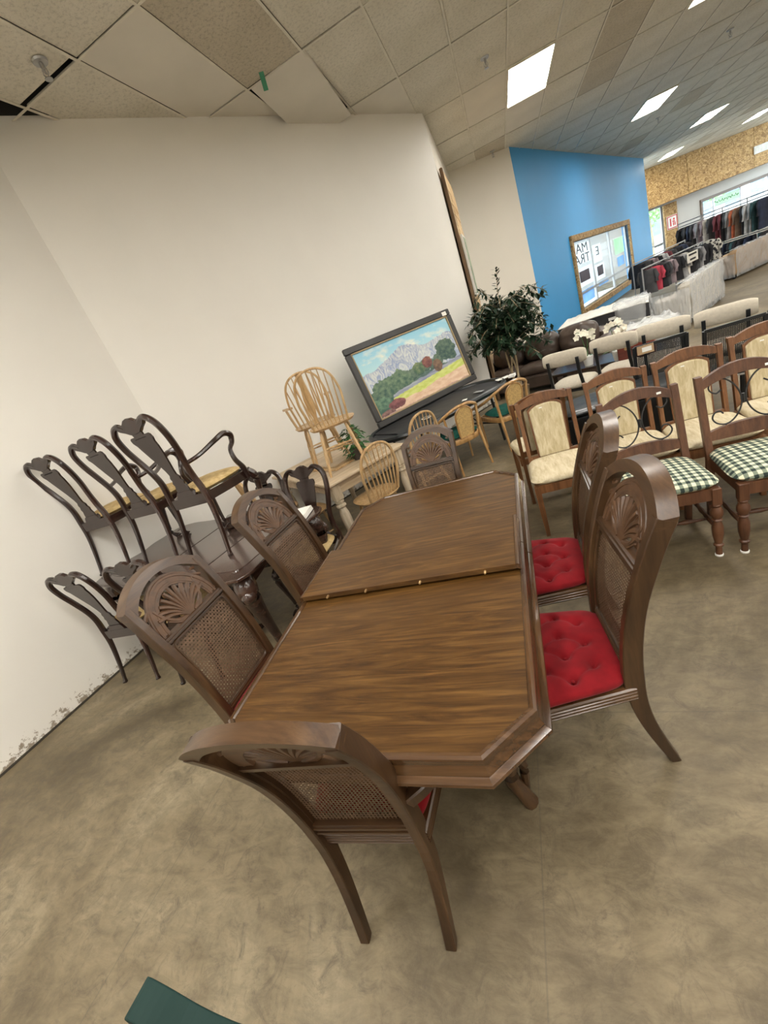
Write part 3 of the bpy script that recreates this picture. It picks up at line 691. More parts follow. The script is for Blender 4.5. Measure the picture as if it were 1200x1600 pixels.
# ------------------------------------------------------------------ cane back dining chairs
BZ = [0.0, .10, .22, .34, .46, .62, .78, .95, 1.06, 1.16]; BY = [-.100, -.066, -.03, -.006, .0, -.012, -.042, -.098, -.145, -.190]
def by(z): return float(np.interp(z, BZ, BY))
_bs = cat([(0, y, z) for y, z in zip(BY, BZ)], 6); _bzz = [p.z for p in _bs]; _byy = [p.y for p in _bs]
def by(z): return float(np.interp(z, _bzz, _byy))
def cane_chair(label, arms=False, group='cane back chairs at the oak table'):
    t = thing('cane_back_chair', label, 'chair', (0, 0, 0), 0, group)
    onback = lambda p: (p[0], p[1]+by(p[2]), p[2])
    hx = lambda z: float(np.interp(z, [0, .3, .5, .9, 1.05], [.165, .185, .19, .208, .21]))
    for s in (-1, 1):
        pts = [(s*(hx(z)-0.016), by(z), z) for z in np.linspace(0, 1.055, 26)]
        sc = [(1.0, float(np.interp(p[2], [0, .15, .45, .8, 1.05], [.62, .8, 1.25, 1.08, 1.10]))) for p in pts]
        M().bar(pts, 0.034, 0.052, (1, 0, 0), [(b, a) for a, b in sc]).build('stile', M_cane_wood, t) if False else M().sweep(pts, [(-.026, -.014), (-.023, -.017), (.023, -.017), (.026, -.014), (.026, .014), (.023, .017), (-.023, .017), (-.026, .014)], (1, 0, 0), False, [(b, 1.0) for a, b in sc]).build('stile', M_cane_wood, t)
    # crest: circular arch over the stiles
    R = 0.30; zc = 1.145-R; a0 = math.asin(0.210/R)
    an = [(-a0+2*a0*i/20) for i in range(21)]
    out = [(R*math.sin(a), zc+R*math.cos(a)) for a in an]; R2 = 0.235; zc2 = 1.108-R2*1.0
    a2 = math.asin(0.176/R2); an2 = [(-a2+2*a2*i/20) for i in range(21)]; inn = [(R2*math.sin(a), zc2+R2*math.cos(a)) for a in an2]
    out = [(-.211, 1.03)]+out+[(.211, 1.03)]; inn = [(-.176, 1.005)]+inn+[(.176, 1.005)]
    m = M(); m.fn = onback; m.strip(out, inn, -0.028, 0.026); m.build('crest_rail', M_cane_wood_x, t, smooth=True, ang=35)
    z0 = 0.885
    m = M(); m.fn = onback; m.box((0, 0, z0), (0.355, 0.034, 0.022)); m.box((0, 0.006, z0-0.002), (0.355, 0.034, 0.008)); m.build('fan_rail', M_cane_wood_x, t)
    # fan carving
    fan = M(); fan.fn = onback
    for (ra, rw) in ((0.150, 0.0085), (0.128, 0.007)):
        pts = [(ra*math.cos(a)*1.06, 0.0, z0+0.008+ra*1.20*math.sin(a)) for a in np.linspace(0, math.pi, 25)]
        fan.tube(pts, rw, 6, (0, 1, 0))
    fan.strip([(0.162*math.cos(a)*1.06, z0+.008+0.162*1.2*math.sin(a)) for a in np.linspace(0.05, math.pi-.05, 21)], [(0.118*math.cos(a)*1.06, z0+.008+0.118*1.2*math.sin(a)) for a in np.linspace(0.05, math.pi-.05, 21)], -0.008, 0.004)
    fo = fan.build('carved_arch', M_carve, t, smooth=True)
    for k in range(11):
        a = math.radians(-64+128*k/10); cu = 0.055*math.sin(a)
        L = 0.118+0.014*math.cos(a)
        pts = [(0.012*math.sin(a)+q*L*math.sin(a*0.55)+cu*q*q, 0.002, z0+0.012+q*L*math.cos(a*0.75)*1.05-abs(cu)*0.55*q*q*q) for q in np.linspace(0, 1, 7)]
        m = M(); m.fn = onback; m.tube(pts, [0.005, 0.006, 0.008, 0.010, 0.0085], 6, (0, 1, 0)); m.build('fan_rib', M_carve, t, smooth=True)
    for s in (-1, 1):
        m = M(); m.fn = onback
        m.tube(cat([(s*0.022, 0.001, z0+0.012), (s*0.070, 0.001, z0+0.030), (s*0.105, 0.001, z0+0.075), (s*0.118, 0.001, z0+0.12)], 4), [0.009, 0.008, 0.010, 0.006], 6, (0, 1, 0))
        m.tube(cat([(s*0.015, 0.001, z0+0.006), (s*0.06, 0.001, z0+0.014), (s*0.098, 0.001, z0+0.045)], 4), [0.008, 0.007, 0.004], 6, (0, 1, 0))
        m.build('volute', M_carve, t, smooth=True)
        for q in range(3):
            m = M(); m.fn = onback; m.tube([(s*(0.135+0.012*q), 0, z0+0.125+0.02*q), (s*(0.165), 0, z0+0.105+0.035*q)], [0.006, 0.008], 5, (0, 1, 0)); m.build('spandrel_leaf', M_carve, t, smooth=True)
    # cane panel: open weave of split cane, real strands
    zb_, zt_ = 0.50, z0-0.02; m = M(); m.fn = onback; xw = 0.158
    nx, nz = 27, 30
    zs = np.linspace(zb_, zt_, 9)
    for i in range(nx+1):
        x = -xw+2*xw*i/nx
        for j in range(8): m.add([(x-.0028, 0, zs[j]), (x+.0028, 0, zs[j]), (x+.0028, 0, zs[j+1]), (x-.0028, 0, zs[j+1])], [(0, 1, 2, 3)])
    for j in range(nz+1):
        z = zb_+(zt_-zb_)*j/nz; m.add([(-xw, 0.0012, z-.0028), (xw, 0.0012, z-.0028), (xw, 0.0012, z+.0028), (-xw, 0.0012, z+.0028)], [(0, 1, 2, 3)])
    sp_ = 2*xw/nx*2; D = zt_-zb_
    for sgn in (1, -1):
        c = -xw-D
        while c < xw+D:
            # line x = c + sgn' * (z-zb), clipped
            lo, hi = max(-xw, c), min(xw, c+D)
            if hi-lo > 0.01:
                k = 4; pts = []
                for q in range(k+1):
                    x = lo+(hi-lo)*q/k; z = zb_+(x-c); pts.append((x if sgn == 1 else -x, z))
                for (xa, za), (xb, zb2) in zip(pts[:-1], pts[1:]): m.add([(xa, 0.0022, za-.0013), (xb, 0.0022, zb2-.0013), (xb, 0.0022, zb2+.0013), (xa, 0.0022, za+.0013)], [(0, 1, 2, 3)])
            c += sp_
    m.build('cane_panel', M_cane, t, kind='stuff')
    # rounded bead around the cane
    rr = 0.022; pts = []
    for cx, cz, a in ((xw-rr, zt_-rr, 0), (-xw+rr, zt_-rr, 90), (-xw+rr, zb_+rr, 180), (xw-rr, zb_+rr, 270)):
        for q in range(5): g = math.radians(a+22.5*q); pts.append((cx+rr*math.cos(g), 0.010, cz+rr*math.sin(g)))
        if a in (90, 270):
            xx = pts[-1][0]; zz_ = (zb_+rr, zt_-rr) if a == 270 else (zt_-rr, zb_+rr)
            for q in np.linspace(0, 1, 9)[1:-1]: pts.append((xx, 0.010, zz_[0]+(zz_[1]-zz_[0])*q))
    m = M(); m.fn = onback; m.tube(pts, 0.0065, 6, (0, 1, 0), True); m.build('cane_bead', M_cane_wood, t, smooth=True)
    for s in (-1, 1):
        m = M(); m.fn = onback; m.strip([(s*0.155, z) for z in zs], [(s*0.178, z) for z in zs], -0.012, 0.012); m.build('panel_side', M_cane_wood, t)
    m = M(); m.fn = onback; m.box((0, 0, 0.478), (0.35, 0.036, 0.05)); m.box((0, -0.002, 0.488), (0.352, 0.044, 0.008)); m.box((0, -0.002, 0.466), (0.352, 0.044, 0.008)); m.build('lower_rail', M_cane_wood_x, t)
    # seat frame: reeded rails
    W2, D2 = 0.255, 0.46
    def rail(a, b, nm='seat_rail'):
        a, b = Vector(a), Vector(b); d = (b-a).normalized(); r = M(); h = [(.016, .028), (-.012, .028), (-.017, .022), (-.017, .016), (-.011, .012), (-.017, .008), (-.017, .002), (-.011, -.002), (-.017, -.006), (-.017, -.012), (-.011, -.016), (-.017, -.020), (-.012, -.030), (.016, -.030)]
        return r.sweep([a, b], h, (0, 0, 1)).build(nm, M_cane_wood_x if abs(d.x) > .7 else M_edge, t)
    zr = 0.405
    rail((-0.175, 0.0, zr), (-W2+0.012, D2-0.02, zr)) ; rail((W2-0.012, D2-0.02, zr), (0.175, 0.0, zr)); rail((W2-.02, D2, zr), (-W2+.02, D2, zr)) if False else rail((-W2+.005, D2, zr), (W2-.005, D2, zr)); rail((0.17, 0.008, zr), (-0.17, 0.008, zr))
    for s in (-1, 1):
        M().tube(cat([(s*(W2-.025), D2-.02, 0.43), (s*(W2-.015), D2-.005, 0.33), (s*(W2-.03), D2-.02, 0.16), (s*(W2-.02), D2-.005, 0.04), (s*(W2-.015), D2+.005, 0.0)], 4), [.028, .03, .024, .017, .016, .022], 8).build('leg', M_cane_wood, t, smooth=True)
    btn = [(x, y) for k, y in enumerate((-0.13, -0.045, 0.045, 0.13)) for x in ((-0.11, 0.0, 0.11) if k % 2 == 0 else (-0.165, -0.055, 0.055, 0.165))]
    def tuft(x, y):
        h = 0.0
        for (bx, b2) in btn:
            d = math.hypot(x-bx, y-b2); h -= 0.024*math.exp(-(d/0.020)**2)
        # diagonal pulls between neighbouring buttons
        for (ax, ay), (bx, b2) in PAIRS:
            vx, vy = bx-ax, b2-ay; L2 = vx*vx+vy*vy; q = max(0, min(1, ((x-ax)*vx+(y-ay)*vy)/L2)); d = math.hypot(x-ax-q*vx, y-ay-q*vy); h -= 0.010*math.exp(-(d/0.009)**2)
        return h
    PAIRS = [(a, b) for i, a in enumerate(btn) for b in btn[i+1:] if abs(a[1]-b[1]) > .01 and math.hypot(a[0]-b[0], a[1]-b[1]) < 0.115]
    PAIRS = [p for k, p in enumerate(PAIRS) if k % 3 != 1]
    M().cushion(0.455, 0.468, 0.074, 0.420, n=60, e=7, top=tuft, taper=0.17, cy=0.232).build('seat_cushion', M_red, t, smooth=True, ang=80)
    for (x, y) in btn: M().lathe([(0.001, .0), (0.007, .0), (0.006, .004), (.001, .005)], 8, (x*(1+0.17*y/0.23), y+0.232, 0.468)).build('button', M_red, t, smooth=True)
    if arms:
        for s in (-1, 1):
            A = cat([(s*0.196, by(.62)+0.0, .605), (s*0.245, by(.6)+0.025, .630), (s*0.290, by(.6)+0.09, .636), (s*0.305, 0.18, .624), (s*0.290, 0.24, .60), (s*0.258, 0.235, .53), (s*0.250, 0.22, .41)], 5)
            M().bar(A, 0.040, 0.040, (0, 0, 1), [(float(q), 1.0) for q in np.interp(np.linspace(0, 1, len(A)), [0, .3, .6, 1], [.8, 1.3, 1.1, .8])]).build('arm', M_cane_wood, t, smooth=True, ang=30)
    return t
ch = cane_chair('cane back armchair with carved fan crest at the near end of oak table', True)
loc, r = fit((-.165, by(0)), (560, 1460), 0, (.165, by(0)), (712, 1472), 0, 'near'); ch.location = loc+Vector((.01, -.008, 0)); ch.rotation_euler.z = r
ch2 = cane_chair('tall cane back chair with red tufted seat nearest on table\'s right side')
loc, r = fit((-.19, 0.0), (993, 1070), 0.45, (.19, 0.0), (935, 955), 0.45, 'right near'); ch2.location = loc; ch2.rotation_euler.z = r
loc, r = fit((-.19, 0.0), (930, 915), 0.45, (.19, 0.0), (907, 838), 0.45, 'right far'); ch3 = dup(ch2, loc, r, 'second cane back chair with red tufted seat on table\'s right side')
def place1(lp, pxl, z, yaw):
    "location that brings one local point onto a pixel at height z, for a given yaw"
    A = G(*pxl, z); c, k = math.cos(yaw), math.sin(yaw); return Vector((A.x-c*lp[0]+k*lp[1], A.y-k*lp[0]-c*lp[1], 0.0))
r = math.radians(-93); ch4 = dup(ch2, place1((.21*1.06, by(1.05)*1.06), (192, 967), 1.05*1.06, r), r, 'cane back chair nearest on the table\'s left side, facing the table edge', (1.06,)*3)
r = math.radians(-97); ch5 = dup(ch2, place1((.21*1.04, by(1.05)*1.04), (369, 820), 1.05*1.04, r), r, 'cane back chair farther along the left side, beside the dark mahogany table', (1.04,)*3)
r = math.radians(180); ch6 = dup(ch2, place1((0, by(1.14)*.93), (662, 668), 1.14*.94, r), r, 'cane back chair at the far end of the oak table, facing the camera', (.92, .94, .94))
ch.scale = (1, 1, .985)
for c_ in (ch4, ch5, ch6): print('LOC', c_.location)

# ------------------------------------------------------------------ dark mahogany set by the left wall
def profile(ys, zs):
    c = cat([(0, y, z) for y, z in zip(ys, zs)], 6); Z_ = [p.z for p in c]; Y_ = [p.y for p in c]
    return lambda z: float(np.interp(z, Z_, Y_))
qy = profile([-.095, -.05, -.01, 0, -.004, -.022, -.05, -.085, -.10, -.105], [0, .16, .34, .46, .58, .70, .82, .94, 1.02, 1.07])
def vase_chair(label, arms=False, rails=True):
    t = thing('vase_back_armchair' if arms else 'vase_back_chair', label, 'chair', (0, 0, 0), 0, 'dark vase back chairs')
    P = lambda x, z, d=0: (x, qy(z)+d, z)
    for s in (-1, 1):
        hoop = cat([P(s*.187, 0), P(s*.183, .04), P(s*.178, .18), P(s*.172, .34), P(s*.166, .47), P(s*.152, .58), P(s*.158, .67), P(s*.185, .78), P(s*.202, .88), P(s*.196, .97), P(s*.160, 1.025), P(s*.115, 1.040), P(s*.07, 1.018)], 4)
        M().tube(hoop, [.019, .014, .017, .020, .023, .022, .021, .021, .021, .021, .021, .019, .015], 8, (0, 1, 0)).build('stile', M_mah, t, smooth=True)
    ons = lambda p: (p[0], p[1]+qy(p[2]), p[2])
    yo = [(-.135, 1.030), (-.10, 1.046), (-.06, 1.040), (-.03, 1.062), (0, 1.068), (.03, 1.062), (.06, 1.040), (.10, 1.046), (.135, 1.030), (.11, 1.002), (.075, .985), (.045, .965), (0, .96), (-.045, .965), (-.075, .985), (-.11, 1.002)]
    m = M(); m.fn = ons; m.prism(yo, -.013, .015); m.build('crest_yoke', M_mah, t, bevel=0.004)
    hp = [(.045, .985), (.045, .965), (.042, .945), (.052, .925), (.070, .925), (.078, .945), (.090, .935), (.092, .91), (.080, .885), (.076, .85), (.064, .79), (.048, .73), (.034, .67), (.030, .635), (.044, .615), (.040, .595), (.052, .575), (.046, .555), (.055, .53), (.062, .475)]
    m = M(); m.fn = ons; m.strip([(-x, z) for x, z in hp], hp, -.006, .007); m.build('splat', M_mah, t)
    m = M(); m.fn = ons; m.prism([(-.085, .46), (.085, .46), (.075, .49), (.062, .505), (-.062, .505), (-.075, .49)], -.012, .02); m.build('splat_shoe', M_mah, t)
    W2, D2 = .255, .43; zr = .425
    fr_ = M(); fr_.bar([(-.16, 0, zr), (.16, 0, zr)], .075, .028, (0, 1, 0)); fr_.box((0, 0, zr), (.34, .026, .075))
    for s in (-1, 1): fr_.bar(cat([(s*.168, 0, zr), (s*.235, .22, zr), (s*(W2-.01), D2-.02, zr)], 4), .024, .062)
    fr_.bar(cat([(-W2+.01, D2-.02, zr), (0, D2+.012, zr), (W2-.01, D2-.02, zr)], 5), .024, .062); fr_.build('seat_rail', M_mah, t)
    M().cushion(.40, .42, .055, .447, n=16, e=4, dome=.012, taper=.16, cy=.218).build('seat', M_gold, t, smooth=True, ang=80)
    for s in (-1, 1):
        M().tube(cat([(s*(W2-.02), D2-.03, .44), (s*(W2+.0), D2-.002, .37), (s*(W2-.015), D2-.015, .22), (s*(W2-.03), D2-.03, .07), (s*(W2-.01), D2-.002, .012)], 5), [.026, .032, .022, .014, .013, .026], 8).build('leg', M_mah, t, smooth=True)
        M().ball((s*(W2-.01), D2, .014), (.028, .033, .014), 10, 6).build('pad_foot', M_mah, t, smooth=True)
        M().ball((s*.187, qy(0), .012), (.018, .022, .012), 8, 6).build('pad_foot', M_mah, t, smooth=True)
        if arms:
            M().tube(cat([(s*.158, qy(.68), .68), (s*.205, .08, .695), (s*.262, .20, .735), (s*.280, .30, .755), (s*.282, .355, .725), (s*.270, .35, .675), (s*.258, .315, .635), (s*.268, .30, .56), (s*.275, .33, .48), (s*.266, .345, .40)], 5), [.014, .015, .018, .021, .022, .018, .015, .018, .021, .016], 8, (1, 0, 0)).build('arm', M_mah, t, smooth=True)
    return t
QZ = 0.78
# the table
mt = thing('mahogany_table', 'dark mahogany dining table with wavy carved edge standing along left wall', 'dining table', (-2.62, 2.43, 0), math.radians(-13))
hw2, hl2 = 0.93, 0.46
def wavy(hw_, hl_, amp, n=9):
    pts = []
    def side(ax, ay, bx, by_, nx_, ny_):
        for q in np.linspace(0, 1, 25)[:-1]:
            w = amp*(math.sin(math.pi*q)*0.9+0.5*math.sin(math.pi*3*q)+0.25*math.sin(math.pi*7*q)); pts.append((ax+(bx-ax)*q+nx_*w, ay+(by_-ay)*q+ny_*w))
    side(-hw_, -hl_, hw_, -hl_, 0, -1); side(hw_, -hl_, hw_, hl_, 1, 0); side(hw_, hl_, -hw_, hl_, 0, 1); side(-hw_, hl_, -hw_, -hl_, -1, 0); return pts
M().prism(wavy(hw2, hl2, .05), QZ-.028, QZ-.004, 'xy').build('table_top', M_mah_top, mt, bevel=.006)
M().prism(wavy(hw2-.10, hl2-.10, .03), QZ-.004, QZ-.001, 'xy').build('top_veneer', wood('mahogany_field', (.055, .032, .025), (.085, .052, .042), (.12, .078, .062), 'y', .8, .22, coat=.5), mt)
for x in (-.16, .42): M().box((x, 0, QZ), (.035, 2*hl2-.02, .004)).build('band', M_mah_top, mt)
ap = M()
for y in (-hl2+.11, hl2-.11): ap.prism([(-hw2+.15, QZ-.03), (-hw2+.15, QZ-.15), (-hw2+.4, QZ-.10), (-.15, QZ-.12), (0, QZ-.15), (.15, QZ-.12), (hw2-.4, QZ-.10), (hw2-.15, QZ-.15), (hw2-.15, QZ-.03)], y-.012, y+.012)
for x in (-hw2+.11, hw2-.11): ap.prism([(-hl2+.15, QZ-.03), (-hl2+.15, QZ-.15), (-hl2+.35, QZ-.10), (0, QZ-.14), (hl2-.35, QZ-.10), (hl2-.15, QZ-.15), (hl2-.15, QZ-.03)], x-.012, x+.012, 'yz')
ap.build('apron', M_mah_top, mt)
for sx in (-1, 1):
    for sy in (-1, 1):
        x, y = sx*(hw2-.12), sy*(hl2-.12)
        lg = M().tube(cat([(x, y, QZ-.03), (x+sx*.05, y+sy*.05, QZ-.14), (x+sx*.035, y+sy*.035, QZ-.32), (x-sx*.02, y-sy*.02, .2), (x-sx*.02, y-sy*.02, .07), (x+sx*.03, y+sy*.03, .015)], 5), [.06, .075, .055, .036, .028, .026, .045], 10).build('leg', M_mah_top, mt, smooth=True)
        M().ball((x+sx*.035, y+sy*.035, .028), (.05, .05, .028), 10, 6).build('claw_foot', M_mah_top, lg, smooth=True)
        M().lathe([(.001, 0), (.05, .005), (.04, .02), (.02, .03), (.001, .032)], 8, (x+sx*.08, y+sy*.08, QZ-.17), (x+sx*1.08, y+sy*1.08, QZ-.17)).build('knee_carving', M_mah_top, lg, smooth=True)
# armchairs standing on it
def on_table(lp, pxl, yaw, z): A = place1(lp, pxl, z, yaw); A.z = z; return A
q3 = vase_chair('dark vase back armchair standing on the table, rightmost of the three', True)
def put(o, a, b, z, note, lab=None):
    A = G(*a, z); B = G(*b, z); yaw = math.atan2(B.y-A.y, B.x-A.x); c, k = math.cos(yaw), math.sin(yaw); ly_ = qy(0)
    o.location = ((A.x+B.x)/2+k*ly_, (A.y+B.y)/2-c*ly_, z); o.rotation_euler.z = yaw
    print('PUT', note, (B-A).length, math.degrees(yaw), o.location)
    if lab: o['label'] = lab
put(q3, (302, 879), (361, 868), QZ, 'q3')
q2 = copy_tree(q3); q2['label'] = 'dark vase back armchair on the table, in the middle of the three'
q2.location = q3.location+Vector((-.60, .12, 0)); q2.rotation_euler.z = q3.rotation_euler.z-0.02
q1 = vase_chair('dark vase back chair on the table, leftmost of three, almost touching the wall')
A = G(161, 899, QZ); q1.location = (A.x+.187, A.y+.09, QZ); q1.rotation_euler.z = -0.02
qA = copy_tree(q1); put(qA, (195, 1066), (250, 1060), 0, 'qA', 'dark vase back chair on the floor at far left, nearest the camera')
qB = copy_tree(q1); qB.location = (-2.60, 1.86, 0); qB.rotation_euler.z = 0.05; qB['label'] = 'dark vase back chair pushed under the mahogany table, second from the left wall'
qC = copy_tree(q1); qC.location = (-1.79, 2.80, 0); qC.rotation_euler.z = math.radians(172); qC['label'] = 'dark vase back chair at the right end of mahogany table, behind a cane chair'
qD = copy_tree(q1); qD.location = (-2.34, 3.03, 0); qD.rotation_euler.z = math.radians(178); qD['label'] = 'dark vase back chair behind the mahogany table, mostly hidden, nearest the pale windsor chairs'
m = M(); m.box((0, 0, .045), (.20, .13, .09), ch=.02); m.box((0, 0, .095), (.15, .09, .02), ch=.008); m.tube(cat([(-.1, -.068, .03), (-.04, -.075, .07), (.04, -.075, .04), (.1, -.068, .07)], 4), .008, 6)
o = m.build('carved_block', M_mah_top); o.location = (-2.42, 2.70, QZ); o.rotation_euler.z = .4; tag(o, 'small dark carved wooden block lying on the mahogany table behind armchair legs', 'carving')
ps_ = thing('paper_stack', 'small stack of white papers at far right corner of mahogany table', 'papers', (-1.72, 2.55, QZ), .1)
for k in range(3): M().box((random.uniform(-.004, .004), random.uniform(-.004, .004), .006+.012*k), (.13, .17, .011)).build('paper', M_paper, ps_)

# ------------------------------------------------------------------ whitewashed table with windsor chairs
u_ = Vector((.62, .785, 0)); v_ = Vector((-.785, .62, 0)); wc = Vector((-2.06, 4.02, 0)); wyaw = math.atan2(u_.y, u_.x)
wt = thing('farm_table', 'pale whitewashed oak farm table with thick turned legs by the wall', 'dining table', wc, wyaw)
WA, WB = .47, .73
for k in range(5): M().box((0, -WB+WB/5+k*2*WB/5, .735), (2*WA, 2*WB/5-.003, .03), ch=.006).build('top_board', M_white_oak, wt)
m = M()
for c, d in (((0, -WB+.07), (2*WA-.2, .022)), ((0, WB-.07), (2*WA-.2, .022)), ((-WA+.07, 0), (.022, 2*WB-.2)), ((WA-.07, 0), (.022, 2*WB-.2))): m.box((c[0], c[1], .665), (d[0], d[1], .11))
m.build('apron', M_white_oak, wt)
for sx in (-1, 1):
    for sy in (-1, 1):
        x, y = sx*(WA-.08), sy*(WB-.08); lg = M(); lg.box((x, y, .64), (.088, .088, .16), ch=.004)
        lg.lathe([(.030, .56), (.044, .555), (.044, .535), (.030, .528), (.030, .52), (.048, .512), (.050, .495), (.036, .482), (.034, .47), (.046, .42), (.050, .36), (.046, .26), (.036, .14), (.026, .06), (.030, .045), (.024, .0)], 14, (x, y, 0)); lg.build('leg', wood('whitewashed_turned', (.36, .27, .17), (.56, .46, .32), (.72, .64, .50), 'z', 1, .5), wt, smooth=True, ang=35)
def windsor(label, arms=False, splat=False):
    t = thing('windsor_armchair' if arms else 'windsor_chair', label, 'chair', (0, 0, 0), 0, 'pale windsor chairs')
    def S_(x, y):  # saddle
        return -.012*math.exp(-((abs(x)-.09)/.07)**2)*math.exp(-((y-.17)/.12)**2)
    def seatpt(u, v, up):
        a = u*2*math.pi; r = v; e = 2.6; cx, cy_ = math.cos(a), math.sin(a); q = (abs(cx)**e+abs(cy_)**e)**(-1/e)
        x = cx*q*r*.225; y = .20+cy_*q*r*.215; return x, y
    m = M()
    m.grid(lambda u, v: (*seatpt(u, max(v, .001), 1), .455+S_(*seatpt(u, v, 1))-(.010 if v > .98 else 0)), 28, 7, True)
    m.grid(lambda u, v: (*seatpt(-u, max(v, .001)*.93, 1), .425), 28, 3, True)
    m.grid(lambda u, v: (seatpt(u, 1-.07*v, 1)[0], seatpt(u, 1-.07*v, 1)[1], .445-.02*v), 28, 2, True)
    m.build('seat', M_pine, t, smooth=True, ang=50)
    wy = lambda z: .025-.20*(z-.45)
    hp = cat([(-.165, wy(.44)+.02, .445), (-.185, wy(.6), .6), (-.195, wy(.72), .72), (-.165, wy(.85), .86), (-.10, wy(.93), .935), (0, wy(.955), .96), (.10, wy(.93), .935), (.165, wy(.85), .86), (.195, wy(.72), .72), (.185, wy(.6), .6), (.165, wy(.44)+.02, .445)], 5)
    M().bar(hp, .020, .026, (0, 1, 0)).build('bow', M_pine, t, smooth=True, ang=50)
    hx_ = [p.x for p in hp]; hz_ = [p.z for p in hp]
    mid = len(hp)//2
    def ztop(x):
        s = hp[:mid+1] if x < 0 else hp[mid:][::-1]; best = max(q.z for q in s if True); zs_ = [(abs(q.x-x), q.z) for q in s if q.z > .72]; return min(zs_)[1]
    n = 8
    for k in range(n):
        q = -1+2*k/(n-1); xb = q*.125; xt = q*.168; zt_ = ztop(xt)
        if splat and abs(q) < .2: continue
        M().lathe([(.005, 0), (.0075, .15), (.0085, .4), (.006, .8), (.0045, 1)], 6, (xb, .02-.018*(1-q*q), .45), (xt, wy(zt_), zt_)).build('spindle', M_pine, t, smooth=True)
    if splat:
        m = M(); m.fn = lambda p: (p[0], p[1]+wy(p[2]), p[2]); hp2 = [(.018, .452), (.022, .52), (.04, .60), (.044, .70), (.034, .78), (.026, .85), (.032, .93), (.034, .95)]
        m.strip([(-a, b) for a, b in hp2], hp2, -.005, .005); m.build('splat', M_pine, t)
    L = {}
    for sx in (-1, 1):
        for k, (y0, y1) in enumerate(((.08, -.03), (.33, .40))):
            a = Vector((sx*.12, y0, .432)); b = Vector((sx*.185, y1, 0)); L[(sx, k)] = (a, b)
            M().lathe([(.012, 0), (.014, .12), (.018, .18), (.019, .30), (.015, .42), (.019, .5), (.018, .6), (.014, .9), (.011, 1)], 8, a, b).build('leg', M_pine, t, smooth=True)
    sp2 = [(.006, 0), (.009, .25), (.012, .5), (.009, .75), (.006, 1)]
    pt = lambda sx, k, q: L[(sx, k)][0].lerp(L[(sx, k)][1], q)
    for sx in (-1, 1): M().lathe(sp2, 7, pt(sx, 0, .55), pt(sx, 1, .55)).build('stretcher', M_pine, t, smooth=True)
    a, b = (pt(-1, 0, .55)+pt(-1, 1, .55))/2, (pt(1, 0, .55)+pt(1, 1, .55))/2
    M().lathe(sp2, 7, a, b).build('stretcher', M_pine, t, smooth=True)
    M().lathe(sp2, 7, pt(-1, 0, .42), pt(1, 0, .42)).build('stretcher', M_pine, t, smooth=True)
    if arms:
        for s in (-1, 1):
            ar = M().bar(cat([(s*.19, wy(.68), .68), (s*.225, .12, .675), (s*.245, .24, .67), (s*.225, .31, .665)], 5), .04, .02, (0, 0, 1)).build('arm', M_pine, t, smooth=True, ang=50)
            for (a, b) in (((s*.205, .14, .448), (s*.228, .15, .67)), ((s*.205, .20, .448), (s*.24, .22, .665)), ((s*.19, .27, .448), (s*.235, .285, .66))): M().lathe([(.006, 0), (.009, .5), (.006, 1)], 6, a, b).build('arm_spindle', M_pine, ar, smooth=True)
    return t
w1 = windsor('pale windsor chair standing on the farm table, in front of the armchair'); w1.location = (-1.67, 3.52, .75); w1.rotation_euler.z = math.radians(20)
w2 = windsor('pale windsor armchair with centre splat standing on the farm table', True, True); w2.location = (-1.98, 3.90, .75); w2.rotation_euler.z = math.radians(32)
for k, (x, y, a, lb) in enumerate(((-1.36, 3.42, 52, 'pale windsor chair at the farm table\'s near right side'), (-2.42, 3.33, -38, 'pale windsor chair at the near left end of the farm table'), (-1.05, 4.12, 52, 'golden windsor chair behind the far end cane chair'), (-2.92, 3.62, -38, 'pale windsor chair by the wall, its spindles seen behind dark chairs'))):
    o = copy_tree(w1); o.location = (x, y, 0); o.rotation_euler.z = math.radians(a); o['label'] = lb
lb_ = thing('loose_boards', 'loose tan table leaves lying flat under the chairs on the farm table', 'boards', wc+u_*0.08-v_*0.15+Vector((0, 0, .751)), wyaw+.12)
M().box((0, 0, .009), (.62, .50, .018), ch=.003).build('board', M_pine, lb_); M().box((.02, .03, .028), (.58, .44, .016), ch=.003).build('board', M_white_oak, lb_)
